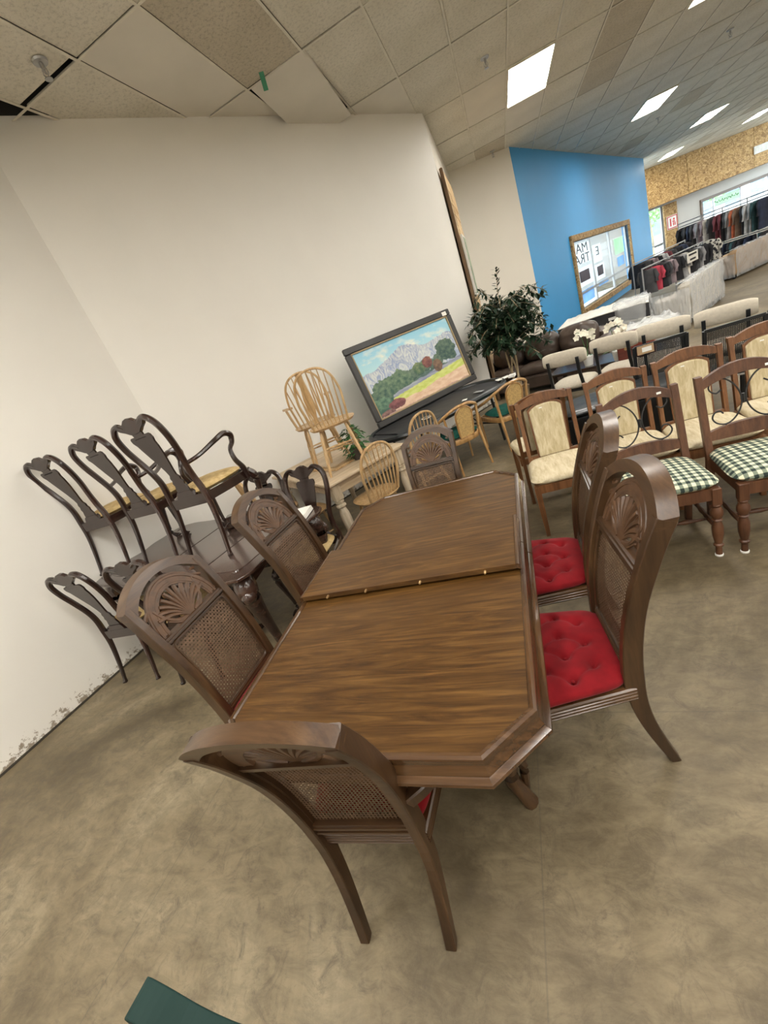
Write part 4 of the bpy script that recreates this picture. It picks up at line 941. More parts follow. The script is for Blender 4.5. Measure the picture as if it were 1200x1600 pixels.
def leafy(name, label, cat_, loc, n, box, mat, size, stems, seed, pot=None):
    t = thing(name, label, cat_, loc); rr = random.Random(seed); 
    for k in range(stems):
        a = rr.uniform(0, 6.28); q = rr.uniform(.2, .8)
        M().tube(cat([(0, 0, .02), (box[0]*.3*q*math.cos(a), box[1]*.3*q*math.sin(a), box[2]*.5), (box[0]*.7*q*math.cos(a), box[1]*.7*q*math.sin(a), box[2]*.9)], 3), .005, 5).build('stem', M_bark, t)
    for k in range(n):
        a = rr.uniform(0, 6.28); r = math.sqrt(rr.random()); z = rr.random(); k2 = math.sin(math.pi*(.15+.75*z))
        c = Vector((box[0]*r*k2*math.cos(a), box[1]*r*k2*math.sin(a), box[2]*(.1+.95*z)))
        d = Vector((math.cos(a), math.sin(a), rr.uniform(-.7, .4))).normalized(); w = d.cross(Vector((0, 0, 1))).normalized(); s_ = size*rr.uniform(.7, 1.2); up = w.cross(d)
        m = M(); m.add([c-d*s_*.5, c-d*s_*.15+w*s_*.34+up*s_*.08, c+d*s_*.2+w*s_*.30+up*s_*.06, c+d*s_*.6-up*s_*.08, c+d*s_*.2-w*s_*.30+up*s_*.06, c-d*s_*.15-w*s_*.34+up*s_*.08, c+d*s_*.05], [(0, 1, 6), (1, 2, 6), (2, 3, 6), (3, 4, 6), (4, 5, 6), (5, 0, 6)]); m.build('leaf', mat, t)
    if pot: M().lathe([(.001, 0), (pot*.7, 0), (pot, .11), (pot*1.06, .12), (pot*.9, .118), (.001, .1)], 14).build('pot', plain('dark_pot', (.05, .04, .035), .5), t, smooth=True, ang=40)
    return t
leafy('ivy_plant', 'bushy green ivy plant on the farm table between the windsor chairs and painting', 'plant', G(562, 716, .75), 150, (.17, .17, .32), M_leaf2, .06, 5, 3, .07)

# ------------------------------------------------------------------ framed mountain painting on a black folding table
BT = 0.70
pBL, pBR = G(590, 672, BT+.03), G(745, 592, BT+.03); pTL, pTR = G(530, 545, 1), G(695, 489, 1)
pu = (pBR-pBL); PWd = pu.length; pu.normalize()
nrm = Vector((-pu.y, pu.x, 0))       # towards the wall
def ray_plane(x, y, P, n):
    v = Vector(_R@_ray(x, y)); o_ = Vector(CAMP); return o_+v*((P-o_).dot(n)/v.dot(n))
def ptop(lean):
    n = (nrm*math.cos(lean)-Vector((0, 0, 1))*math.sin(lean)); return ray_plane(530, 545, pBL, n), ray_plane(695, 489, pBL, n)
lean = math.radians(11); TL, TR = ptop(lean)
PHt = ((TL-pBL).length+(TR-pBR).length)/2
print('SIZE painting', PWd, PHt, (TR-TL).length, TL, TR)
pa = thing('framed_painting', 'large framed landscape painting of mountains leaning on wall above a black table', 'painting', (pBL+pBR)/2, math.atan2(pu.y, pu.x))
pa.rotation_euler = (-lean, 0, math.atan2(pu.y, pu.x))
PWd = (PWd+(TR-TL).length)/2; fw = .08
M_frame = plain('charcoal_frame', (.028, .027, .026), .4, .2, 6); M_gilt = plain('gilt_liner', (.32, .24, .12), .45, .15, 20)
for c, d in (((0, fw/2), (PWd, fw)), ((0, PHt-fw/2), (PWd, fw)), ((-PWd/2+fw/2, PHt/2), (fw, PHt-2*fw)), ((PWd/2-fw/2, PHt/2), (fw, PHt-2*fw))):
    m = M(); m.box((c[0], -.02, c[1]), (d[0], .045, d[1]), ch=.01); m.build('frame_rail', M_frame, pa)
iw, ih = PWd-2*fw, PHt-2*fw
for c, d in (((0, fw+.008), (iw, .016)), ((0, PHt-fw-.008), (iw, .016)), ((-iw/2+.008, PHt/2), (.016, ih)), ((iw/2-.008, PHt/2), (.016, ih))): M().box((c[0], -.026, c[1]), (d[0], .02, d[1])).build('gilt_liner', M_gilt, pa)
NU, NV = 230, 140
def fbm(x, y, o_=5, s0=0.0):
    return noise.fractal(Vector((x, y, s0)), 0.9, 2.1, o_)
def lerp3(a, b, t): t = max(0, min(1, t)); return tuple(a[i]+(b[i]-a[i])*t for i in range(3))
def paint(u, v):
    "u to the right, v up, 0..1"
    px_ = u*1.6
    sky = lerp3((.50, .72, .70), (.25, .55, .72), (v-.55)/.45); cl = fbm(px_*2.6, v*5, 5, 3)
    sky = lerp3(sky, (.86, .80, .66), max(0, cl-.05)*2.2*max(0, 1-abs(v-.80)*3.2))
    ridge = .70+.15*math.exp(-((u-.46)/.17)**2)+.085*math.exp(-((u-.90)/.16)**2)-.22*max(0, .25-u)+.025*fbm(px_*7, 1.0, 5)
    if v > ridge: c = sky
    else:
        w = fbm(px_*4+.6*v, v*3.0, 3, 9)*.35; e = .004; f_ = lambda a, b: abs(noise.noise(Vector(((a+w)*5.0+b*1.6, b*2.6, 2))))+.5*abs(noise.noise(Vector(((a+w)*11-b*2, b*6, 5))))+.25*abs(noise.noise(Vector((a*24, b*15, 7))))
        s_ = (f_(px_+e, v)-f_(px_-e, v))/(2*e)*.055; t = .5+s_
        c = lerp3((.27, .33, .50), (.60, .63, .60), t); c = lerp3(c, (.50, .58, .66), max(0, (.62-v))*1.3)
        c = lerp3(c, (.52, .55, .40), max(0, .2*fbm(px_*5, v*5, 3)))
    tl = .40+.03*fbm(px_*4, 3, 3)
    def blob(cx, cy, rx, ry, col, hi):
        nonlocal c
        d = ((u-cx)/rx)**2+((v-cy)/ry)**2+.35*fbm(px_*14, v*16, 4, cx*9)
        if d < 1: c = lerp3(col, hi, (.5+.9*fbm(px_*20, v*24, 4, 1))*.7+.3*((v-cy)/ry))
    mead = .235+.14*u
    if v < tl-.04: c = lerp3((.055, .11, .10), (.12, .20, .15), .5+fbm(px_*12, v*14, 4))
    for k in range(9): blob(.30+.075*k, .40+.02*math.sin(k*2.1)+.008*k, .055, .085, (.04, .09, .07), (.16, .22, .15))
    blob(.15, .31, .14, .20, (.035, .09, .07), (.16, .24, .14)); blob(.30, .37, .13, .18, (.04, .10, .07), (.18, .26, .15)); blob(.07, .17, .10, .12, (.04, .11, .08), (.15, .26, .16))
    blob(.86, .56, .11, .145, (.025, .07, .06), (.12, .18, .12)); blob(.53, .45, .06, .095, (.05, .11, .06), (.20, .25, .12)); blob(.63, .48, .055, .08, (.13, .04, .04), (.30, .12, .08))
    if v < mead+.02*fbm(px_*5, 4, 3) and u > .16+.25*max(0, v-.1):
        t = (mead-v)/.30
        c = lerp3((.20, .22, .32), (.35, .38, .42), .5+fbm(px_*4, v*30, 3)) if t < .18 else (lerp3((.48, .55, .10), (.62, .66, .22), .5+fbm(px_*9, v*26, 3)) if t < .52+.12*fbm(px_*3, v*8, 3) else lerp3((.62, .40, .27), (.74, .56, .40), .5+fbm(px_*8, v*18, 3)))
    blob(.72, .37, .05, .10, (.10, .06, .04), (.24, .14, .08))
    blob(.20, .12, .085, .07, (.12, .035, .04), (.28, .10, .10)); blob(.09, .05, .07, .05, (.10, .05, .05), (.30, .16, .14))
    if v < .03+.02*fbm(px_*6, 2, 3): c = (.45, .28, .24)
    return c
m = M(); m.grid(lambda u, v: (-iw/2+u*iw, -.018, fw+v*ih), NU, NV); po_ = m.build('canvas', plain('tmp', (.5, .5, .5)), pa)
ca = po_.data.color_attributes.new('paint', 'FLOAT_COLOR', 'POINT'); buf = np.ones((NU*NV, 4), dtype=np.float32)
for k, vv in enumerate(po_.data.vertices): buf[k, :3] = paint((vv.co.x+iw/2)/iw, (vv.co.z-fw)/ih)
ca.data.foreach_set('color', buf.ravel())
mp_, nt, b = newmat('oil_paint'); at = node(nt, 'ShaderNodeVertexColor'); at.layer_name = 'paint'; nt.links.new(at.outputs[0], b.inputs['Base Color']); b.inputs['Roughness'].default_value = .5
n_ = node(nt, 'ShaderNodeTexNoise', Scale=60.0); nt.links.new(coords(nt), n_.inputs[0]); bump(nt, b, n_.outputs[0], .3, .004); po_.data.materials[0] = mp_
M().box((PWd/2-.11, -.045, PHt-.05), (.075, .004, .05)).build('price_tag', M_paper, pa)
# table with rounded ends and a black sheet over it
bdir = pu.copy()
bn = Vector((-bdir.y, bdir.x, 0)); wid = .86; f1 = pBL-Vector((0, 0, .03))-bn*.80; e1 = f1+bdir*((G(578, 690, BT)-f1).dot(bdir)); e2 = f1+bdir*((G(829, 584, BT)-f1).dot(bdir)); Lb = (e2-e1).length
print('SIZE btable', Lb, bdir, e1, e2)
bt = thing('black_table', 'long black folding table with padded rounded end, in front of the painting', 'table', e1+bdir*(Lb/2)+bn*(wid/2)+Vector((0, 0, -BT)), math.atan2(bdir.y, bdir.x))
def stad(L, W_, n=10):
    r = W_/2; p = []
    for s, c in ((1, L/2-r), (-1, -L/2+r)):
        for q in range(n+1): a = -math.pi/2*s+math.pi*q/n if s == 1 else math.pi/2+math.pi*q/n; p.append((c+r*math.cos(a), r*math.sin(a)))
    return p
outl = stad(Lb, wid+.1); M().prism(outl, BT-.04, BT-.006, 'xy').build('table_top', M_blackcloth, bt)
M().tube([(x*.99, y*.97, BT-.005) for x, y in outl], .032, 8, (0, 0, 1), True).build('padded_rim', M_blackleather, bt, smooth=True)
for sx in (-1, 1):
    x = sx*(Lb/2-.42); lg = M()
    for sy in (-1, 1): lg.tube([(x, sy*.30, BT-.04), (x+sx*.02, sy*.34, 0)], .016, 8)
    lg.tube([(x, -.32, .25), (x, .32, .25)], .012, 6); lg.tube([(x, 0, .25), (x-sx*.35, 0, BT-.05)], .009, 6); lg.build('folding_leg', M_black, bt, smooth=True)
cs = M(); cs.grid(lambda u, v: (-Lb/2+.2+(Lb-.5)*u, -wid/2-.005+(wid)*v, BT+.004+.012*max(0, noise.noise(Vector((u*9+v*2, v*4, 1))))*(1 if .02 < v < .98 else .2)), 60, 20)
o = cs.build('black_sheet', M_blackcloth, bt, smooth=True)
for k, (x, y, w, d, mm_, lb, ct, nm) in enumerate(((666, 653, .12, .07, M_white, 'white oval sticker on the near end of the black table', 'sticker', 'oval_sticker'), (726, 625, .07, .06, M_white, 'small white card on the black table, midway along', 'card', 'small_card'), (748, 612, .13, .06, plain('grey_card', (.35, .36, .38)), 'flat grey card on the black table under the painting\'s right corner', 'card', 'grey_card'), (786, 591, .18, .13, M_paper, 'cream paper sheet on the black table beside the ficus', 'paper', 'paper_sheet'), (800, 587, .10, .08, M_white, 'small crumpled white tissue beside the cream paper sheet', 'tissue', 'white_tissue'))):
    q = G(x, y, BT+.02); o = M()
    if nm == 'oval_sticker': o.lathe([(.001, 0), (.06, 0), (.06, .003), (.001, .003)], 16)
    else: o.box((0, 0, .002), (w, d, .004 if k != 4 else .03), ch=.001)
    o = o.build(nm, mm_); o.location = q; o.rotation_euler.z = .5+k; tag(o, lb, ct)
    if k == 0:
        inn_ = M().lathe([(.001, .003), (.042, .003), (.042, .004), (.001, .004)], 12).build('sticker_print', M_black, o)

# ------------------------------------------------------------------ bentwood tub chairs
def tub_chair(label):
    t = thing('bentwood_tub_chair', label, 'chair', (0, 0, 0), 0, 'golden bentwood tub chairs')
    rail = cat([(-.27, .42, .54), (-.285, .26, .59), (-.27, .10, .65), (-.20, -.03, .725), (-.10, -.085, .775), (0, -.10, .785), (.10, -.085, .775), (.20, -.03, .725), (.27, .10, .65), (.285, .26, .59), (.27, .42, .54)], 5)
    M().tube(rail, .0175, 8).build('top_rail', M_rattan, t, smooth=True)
    for s in (-1, 1):
        M().tube(cat([(s*.215, -.02, .715), (s*.20, .0, .55), (s*.19, .0, .40), (s*.20, -.07, 0)], 4), [.012, .017, .018, .012], 8).build('leg', M_rattan, t, smooth=True)
        M().tube(cat([(s*.27, .42, .54), (s*.255, .43, .48), (s*.24, .43, .38), (s*.235, .43, 0)], 4), [.016, .017, .018, .012], 8).build('leg', M_rattan, t, smooth=True)
    ring = [(-.19+.0, 0), (.19, 0)]
    ap_ = cat([(-.22, .44, .385), (-.215, .2, .385), (-.17, .02, .385), (0, -.035, .385), (.17, .02, .385), (.215, .2, .385), (.22, .44, .385), (0, .475, .385), (-.22, .44, .385)], 5)
    M().bar(ap_, .022, .06, (0, 0, 1)).build('seat_rail', M_rattan, t, smooth=True, ang=50)
    M().cushion(.42, .44, .05, .412, n=16, e=4, dome=.02, cy=.215).build('seat', M_green, t, smooth=True, ang=80)
    bk = lambda x, z: -.035-.065*(z-.40)/.38+.25*x*x
    ov = [(.105*math.cos(a)*(1 if math.sin(a) > 0 else 1), .66+.105*math.sin(a)) for a in np.linspace(0, math.pi, 13)]+[(-.095, .50), (-.085, .415), (.085, .415), (.095, .50)]
    m = M(); m.fn = lambda p: (p[0], p[1]+bk(p[0], p[2]), p[2]); m.prism(ov, -.004, .004); m.build('cane_panel', M_rcane, t)
    m = M(); m.fn = lambda p: (p[0], p[1]+bk(p[0], p[2]), p[2]); m.tube([(x, 0, z) for x, z in ov], .011, 7, (0, 1, 0), True); m.build('panel_frame', M_rattan, t, smooth=True)
    return t
tc1 = tub_chair('golden bentwood tub chair with green seat, nearer of the two')
A, B = G(725, 745), G(771, 722); d = B-A; yaw = math.atan2(d.y, d.x); c_, k_ = math.cos(yaw), math.sin(yaw); md = (A+B)/2
tc1.location = (md.x-k_*.07*1, md.y+c_*.07, 0); tc1.rotation_euler.z = yaw; print('SIZE tub', d.length, math.degrees(yaw))
tc2 = dup(tc1, tc1.location+Vector((.56, .42, 0)), yaw-.06, 'golden bentwood tub chair with green seat, farther one beside the black table')

# ------------------------------------------------------------------ beige upholstered chairs
def beige_chair(label):
    t = thing('beige_dining_chair', label, 'chair', (0, 0, 0), 0, 'walnut framed beige dining chairs')
    by2 = lambda z: -.085*max(0, (z-.42))/.5-(.03*(1-z/.42) if z < .42 else 0)
    on = lambda p: (p[0], p[1]+by2(p[2]), p[2])
    for s in (-1, 1):
        m = M(); m.fn = on; m.strip([(s*.178, z) for z in (0, .2, .42, .6, .8, .915)], [(s*(.204+.006*(z > .8)), z) for z in (0, .2, .42, .6, .8, .915)], -.020, .020); m.build('post', M_walnut2, t)
    xs_ = np.linspace(-.178, .178, 13); m = M(); m.fn = on
    m.strip([(x, .905+.045*(1-(x/.178)**2)) for x in xs_], [(x, .862+.020*(1-(x/.178)**2)) for x in xs_], -.015, .015); m.build('crest_rail', M_walnut2, t)
    arch = [(x, .828+.038*(1-(abs(x)/.118)**3)) for x in np.linspace(-.118, .118, 11)]
    ob = arch+[(.112, .47), (-.112, .47)]
    m = M(); m.fn = on; m.prism([(x*1.10, z+(.014 if z > .6 else -.01)) for x, z in ob], -.012, .008); m.build('panel_frame', M_walnut2, t)
    m = M(); m.fn = on; m.prism(ob, -.020, .022); m.build('back_panel', M_beige, t, bevel=.008)
    m = M(); m.fn = on; m.box((0, 0, .455), (.36, .022, .05)); m.build('lower_rail', M_walnut2, t)
    m = M(); m.box((0, .43, .385), (.42, .022, .06)); m.box((-.205, .21, .385), (.022, .42, .06)); m.box((.205, .21, .385), (.022, .42, .06)); m.box((0, 0, .385), (.36, .022, .05)); m.build('seat_rail', M_walnut2, t)
    for s in (-1, 1): M().sweep([(s*.208, .425, .41), (s*.208, .425, .2), (s*.206, .43, 0)], [(-.02, -.02), (.02, -.02), (.02, .02), (-.02, .02)], (0, 1, 0), False, [1, .92, .7]).build('leg', M_walnut2, t)
    M().cushion(.465, .46, .075, .405, n=18, e=6, dome=.012, taper=.06, cy=.222).build('seat', M_beige_seat, t, smooth=True, ang=80)
    m = M(); m.fn = on; m.box((.03, .024, .842), (.022, .002, .007)); m.build('label_sticker', M_white, t); return t
bc = beige_chair('beige panelled chair with walnut frame at the left end of the front row')
bc.location = (.105, 3.40, 0); bc.rotation_euler.z = math.radians(184)
for x, y, a, lb in ((.60, 3.42, 180, 'beige panelled chair in the row, second from left, behind the plaid chair'), (1.05, 3.42, 180, 'beige panelled chair in the row, third from left'), (1.53, 3.50, 178, 'beige panelled chair cut by the right edge of the photo'), (.045, 3.60, 8, 'beige panelled chair turned away, tucked behind the leftmost front one')): dup(bc, (x, y, 0), math.radians(a), lb)

# ------------------------------------------------------------------ plaid chairs with iron scrolls
def plaid_chair(label):
    t = thing('plaid_seat_chair', label, 'chair', (0, 0, 0), 0, 'plaid seat chairs with iron scroll backs')
    yb = lambda z: -.11*max(0, z-.42)/.5-(.05*(1-z/.42) if z < .42 else 0); on = lambda p: (p[0], p[1]+yb(p[2]), p[2])
    for s in (-1, 1):
        m = M(); m.fn = on; zz_ = (0, .2, .42, .6, .8, .90); m.strip([(s*.185, z) for z in zz_], [(s*(.222-.006*(z < .1)), z) for z in zz_], -.018, .018); m.build('post', M_plaidwood, t)
    xs_ = np.linspace(-.19, .19, 17); m = M(); m.fn = on
    m.strip([(x, .872+.062*(1-(abs(x)/.19)**2)) for x in xs_], [(x, .825+.045*(1-(abs(x)/.19)**2)) for x in xs_], -.013, .013); m.build('crest_rail', M_plaidwood, t)
    m = M(); m.fn = on; m.strip([(x, .575+.028*(1-(abs(x)/.19)**2)) for x in xs_], [(x, .525+.0*x) for x in xs_], -.012, .012); m.build('lower_rail', M_plaidwood, t)
    for s in (-1, 1):
        def spiral(cx, cz, r0, a0, turn, n=9): return [(cx+(r0*(1-.55*q/n))*math.cos(a0+turn*q/n), 0, cz+(r0*(1-.55*q/n))*math.sin(a0+turn*q/n)) for q in range(n+1)]
        c = [(s*.10, 0, .800), (s*.125, 0, .785), (s*.150, 0, .80), (s*.158, 0, .825), (s*.140, 0, .852), (s*.10, 0, .862), (s*.06, 0, .84), (s*.025, 0, .79), (s*.010, 0, .725), (s*.025, 0, .665), (s*.06, 0, .62), (s*.10, 0, .602), (s*.14, 0, .615), (s*.160, 0, .645), (s*.148, 0, .675), (s*.122, 0, .682), (s*.105, 0, .665)]
        m = M(); m.fn = on; m.tube(cat(c, 5), .0045, 7, (0, 1, 0)); m.build('iron_scroll', M_iron, t, smooth=True)
    m = M(); m.fn = on; m.tube([(0, 0, .70), (0, 0, .75)], .008, 7, (0, 1, 0)); m.tube([(-.10, 0, .602), (-.10, 0, .585)], .004, 5, (0, 1, 0)); m.tube([(.10, 0, .602), (.10, 0, .585)], .004, 5, (0, 1, 0)); m.build('iron_collar', M_iron, t)
    m = M(); m.box((0, .40, .40), (.40, .02, .065)); m.box((-.20, .20, .40), (.02, .40, .065)); m.box((.20, .20, .40), (.02, .40, .065)); m.box((0, 0, .40), (.36, .02, .065)); m.build('seat_rail', M_plaidwood, t)
    for s in (-1, 1):
        m = M(); m.box((s*.20, .395, .385), (.046, .046, .10), ch=.003); m.lathe([(.020, .34), (.025, .33), (.020, .318), (.030, .295), (.031, .27), (.020, .245), (.026, .238), (.018, .23), (.028, .19), (.027, .14), (.018, .085), (.025, .078), (.025, .070), (.016, .062), (.017, .008)], 12, (s*.20, .395, 0)); lg = m.build('leg', M_plaidwood, t, smooth=True, ang=35)
        M().lathe([(.020, 0), (.021, .010), (.018, .012)], 12, (s*.20, .395, 0)).build('white_glide', M_white, lg, smooth=True)
        M().lathe([(.007, 0), (.009, .1), (.014, .3), (.010, .42), (.015, .5), (.010, .58), (.014, .7), (.009, .9), (.007, 1)], 8, (s*.20, .395, .17), (s*.20, -.02, .20)).build('stretcher', M_plaidwood, t, smooth=True)
    M().lathe([(.007, 0), (.009, .1), (.015, .3), (.009, .38), (.016, .44), (.010, .5), (.016, .56), (.009, .62), (.015, .7), (.009, .9), (.007, 1)], 9, (-.20, .28, .18), (.20, .28, .18)).build('stretcher', M_plaidwood, t, smooth=True)
    M().cushion(.46, .44, .065, .425, n=20, e=6, dome=.010, taper=.05, cy=.195).build('seat', M_plaid, t, smooth=True, ang=80)
    m = M(); m.fn = on; m.box((-.12, .0145, .876), (.024, .002, .012)); m.build('label_sticker', M_white, t); return t
pc = plaid_chair('green plaid seat chair with iron scroll back, just behind the cane chairs'); pc.location = (.60, 2.80, 0); pc.rotation_euler.z = math.radians(181)
dup(pc, (1.125, 2.80, 0), math.radians(180), 'green plaid seat chair with iron scroll back, cut by the photo\'s right edge')

# ------------------------------------------------------------------ black bench and black woven back chairs
bb = thing('black_leather_bench', 'long black leather covered bench chest behind the beige chairs', 'bench', (.80, 4.22, 0), math.radians(3))
M().box((0, 0, .26), (1.10, .48, .52), ch=.01).build('body', M_black, bb)
M().cushion(1.14, .52, .07, .52, n=24, e=10, top=lambda x, y: .006*noise.noise(Vector((x*6, y*9, 0)))).build('padded_top', M_blackleather, bb, smooth=True, ang=60)
def woven_chair(label):
    t = thing('black_woven_chair', label, 'chair', (0, 0, 0), 0, 'black woven back chairs')
    for s in (-1, 1):
        M().bar([(s*.20, .0, 0), (s*.20, 0, .45), (s*.20, -.06, .92)], .03, .03, (1, 0, 0)).build('post', M_black, t); M().bar([(s*.20, .42, .44), (s*.20, .43, 0)], .03, .03, (1, 0, 0)).build('leg', M_black, t)
    yv = lambda z: -.06*(z-.45)/.47; m = M()
    for k in range(33): x = -.185+.37*k/32; m.add([(x-.0035, yv(.50), .50), (x+.0035, yv(.50), .50), (x+.0035, yv(.9), .9), (x-.0035, yv(.9), .9)], [(0, 1, 2, 3)])
    for k in range(33): z = .50+.4*k/32; m.add([(-.185, yv(z)+.002, z-.0035), (.185, yv(z)+.002, z-.0035), (.185, yv(z)+.002, z+.0035), (-.185, yv(z)+.002, z+.0035)], [(0, 1, 2, 3)])
    m.build('woven_panel', M_black, t, kind='stuff')
    m = M(); m.box((0, yv(.915), .915), (.40, .022, .03)); m.box((0, yv(.49), .49), (.40, .022, .025)); m.build('back_rail', M_black, t)
    M().cushion(.42, .42, .05, .43, n=12, e=6, cy=.21).build('seat', M_blackleather, t, smooth=True, ang=80)
    M().box((0, -.014, .44), (.41, .008, .014)).build('chrome_strip', M_metal, t); return t
wv = woven_chair('black chair with woven back, its left corner carrying a kraft paper label'); wv.location = (1.17, 4.55, 0); wv.scale = (1, 1, .93); wv.rotation_euler.z = math.radians(-3)
dup(wv, (1.64, 4.35, 0), math.radians(-3), 'black chair with woven back, seen in the gap between beige chairs')
dup(wv, (2.10, 4.40, 0), math.radians(-3), 'black chair with woven back and kraft label at the photo\'s right edge')
for x, y, lb in ((1.05, 4.49, 'kraft tag with white label on the left black woven chair'), (1.985, 4.335, 'kraft tag with white label on the rightmost black woven chair')):
    t = thing('kraft_tag', lb, 'tag', (x, y-.012, .822), math.radians(-3)); M().box((0, 0, 0), (.13, .006, .075)).build('card', plain('kraft_card', (.42, .29, .17), .8), t); M().box((.01, -.0045, 0), (.075, .003, .04)).build('white_label', M_white, t)

# ------------------------------------------------------------------ cream chairs on black posts
def cream_chair(label):
    t = thing('cream_back_chair', label, 'chair', (0, 0, 0), 0, 'cream upholstered chairs with black posts')
    m = M(); cv = lambda x: .10*x*x
    m.grid(lambda u, v: ((lambda a: (-.24+.48*u+0, -.02-.03*math.cos(a)+cv(-.24+.48*u)*-1+.06, .79+.085*math.sin(a)*(1-.25*abs(2*u-1)**6)))(2*math.pi*v)), 20, 17)
    m.f += []; n0 = 20
    m.f.append(tuple(i*n0 for i in range(16))); m.f.append(tuple(i*n0+19 for i in range(16)))
    m.build('backrest', M_cream, t, smooth=True, ang=70)
    for s in (-1, 1):
        M().bar([(s*.185, .02, 0), (s*.175, .02, .42), (s*.165, -.03, .62), (s*.165, -.045, .79)], .034, .024, (0, 1, 0)).build('post', M_black, t); M().bar([(s*.18, .42, .42), (s*.19, .44, 0)], .028, .028, (0, 1, 0)).build('leg', M_black, t)
    M().cushion(.47, .46, .085, .41, n=16, e=4, dome=.01, cy=.24).build('seat', M_cream, t, smooth=True, ang=80)
    M().box((0, .23, .40), (.40, .40, .025)).build('seat_frame', M_black, t); return t
cc_ = cream_chair('cream backed chair on black posts, leftmost of the four'); first = True
for k, (pl, pr, lb) in enumerate((((845, 560), (913, 543), ''), ((922, 535), (990, 518), 'cream backed chair on black posts, second from the left, behind white orchids'), ((998, 514), (1071, 494), 'cream backed chair on black posts, third, above the kraft tag'), ((1093, 490), (1174, 468), 'cream backed chair on black posts, rightmost of the four'))):
    o = cc_ if k == 0 else copy_tree(cc_); A, B = G(*pl, .86), G(*pr, .86); d = B-A; print('SIZE cream', d.length, A, B)
    o.location = ((A.x+B.x)/2, (A.y+B.y)/2, 0); o.rotation_euler.z = max(-.5, min(-.05, math.atan2(d.y, d.x)))
    if lb: o['label'] = lb

# ------------------------------------------------------------------ far half of the shop: sofa, ficus, orchids, mattresses
def wrinkle(w, d, h, amp=.02, f=5, seed=0, n=20, e=5, mat=None, name='x', parent=None, z=0, cx=0, cy=0, dome=.0):
    m = M().cushion(w, d, h, z, n=n, e=e, dome=dome, top=lambda x, y: amp*noise.fractal(Vector((x*f+seed, y*f, seed)), 1.0, 2.0, 3), cx=cx, cy=cy)
    return m.build(name, mat, parent, smooth=True, ang=80)
so = thing('leather_sofa', 'dark brown leather sofa with puffy back cushions behind the ficus', 'sofa', (0.14, 7.70, 0), math.radians(-27)); so.scale = (1, 1, .88)
SWd = 2.1
M().box((0, .45, .20), (SWd, .90, .24), ch=.03).build('base', M_brown, so)
m = M().box((0, .84, .50), (SWd-.1, .22, .50), ch=.08).build('back_frame', M_brown, so)
for k in range(3): wrinkle(.60, .66, .18, .02, 5, k, mat=M_brown, name='seat_cushion', parent=so, z=.30, cx=-.61+.61*k, cy=.36, dome=.02)
for k in range(3):
    cu = M().cushion(.62, .50, .26, 0, n=20, e=3.2, dome=.05, top=lambda x, y: .03*noise.fractal(Vector((x*6+k*3, y*6, 2)), 1.0, 2.0, 4)); cu = cu.build('back_cushion', M_brown, so, smooth=True, ang=80)
    cu.location = (-.62+.62*k, .72, .66); cu.rotation_euler = (math.radians(72), 0, 0)
for s in (-1, 1):
    M().tube(cat([(s*(SWd/2+.03), -.02, .46), (s*(SWd/2+.03), .4, .50), (s*(SWd/2+.03), .88, .50)], 5), [.15, .17, .15], 14, (0, 0, 1)).build('arm', M_brown, so, smooth=True)
    M().box((s*(SWd/2+.03), .45, .23), (.20, .88, .40), ch=.04).build('arm_side', M_brown, so)
# ficus
tp = thing('ficus_tree', 'artificial ficus tree with pale twisted trunks beside the brown sofa', 'plant', (-.10, 7.25, 0))
M().lathe([(.001, 0), (.13, 0), (.16, .24), (.17, .26), (.15, .255), (.001, .22)], 16).build('pot', plain('basket_pot', (.20, .14, .08), .8, .3, 30), tp, smooth=True, ang=40)
for k in range(4):
    a0 = k*1.57; pts = [(.05*math.cos(a0+z*3.0)*(1+.6*z), .05*math.sin(a0+z*3.0)*(1+.6*z), .22+z) for z in np.linspace(0, 1.2, 10)]
    M().tube(cat(pts, 3), [.018, .014, .012, .008], 7).build('trunk', M_bark, tp, smooth=True)
rr = random.Random(8); br = M(); lv = M(); nl = 0
for k in range(95):
    a = rr.uniform(0, 6.28); z0_ = rr.uniform(.85, 1.50); L_ = rr.uniform(.22, .58); e_ = rr.uniform(.0, .65)
    p0 = Vector((.04*math.cos(a), .04*math.sin(a), z0_)); p1_ = p0+Vector((math.cos(a)*L_*.6, math.sin(a)*L_*.6, L_*e_)); p2_ = p1_+Vector((math.cos(a)*L_*.5, math.sin(a)*L_*.5, -L_*.25))
    P_ = cat([p0, p1_, p2_], 8); br.tube(P_, .004, 4)
    for p in P_[2:]:
        for q in range(3):
            d = Vector((rr.uniform(-1, 1), rr.uniform(-1, 1), rr.uniform(-1, .4))).normalized(); w = d.cross(Vector((0, 0, 1))).normalized(); s_ = rr.uniform(.075, .12); u2 = w.cross(d)
            c = p+d*s_*.6
            lv.add([c-d*s_*.55, c+w*s_*.24+u2*.006, c+d*s_*.6, c-w*s_*.24+u2*.006], [(0, 1, 2), (0, 2, 3)]); nl += 1
P_ = cat([(0, 0, 1.3), (.02, .0, 1.7), (.07, .02, 2.0)], 8); br.tube(P_, .004, 4)
for p in P_[8:]:
    for q in range(2):
        d = Vector((rr.uniform(-1, 1), rr.uniform(-1, 1), .3)).normalized(); w = d.cross(Vector((0, 0, 1))).normalized(); c = p+d*.05; lv.add([c-d*.05, c+w*.02, c+d*.05, c-w*.02], [(0, 1, 2), (0, 2, 3)])
br.build('branches', M_bark, tp, kind='stuff'); lv.build('foliage', M_leaf, tp, kind='stuff')
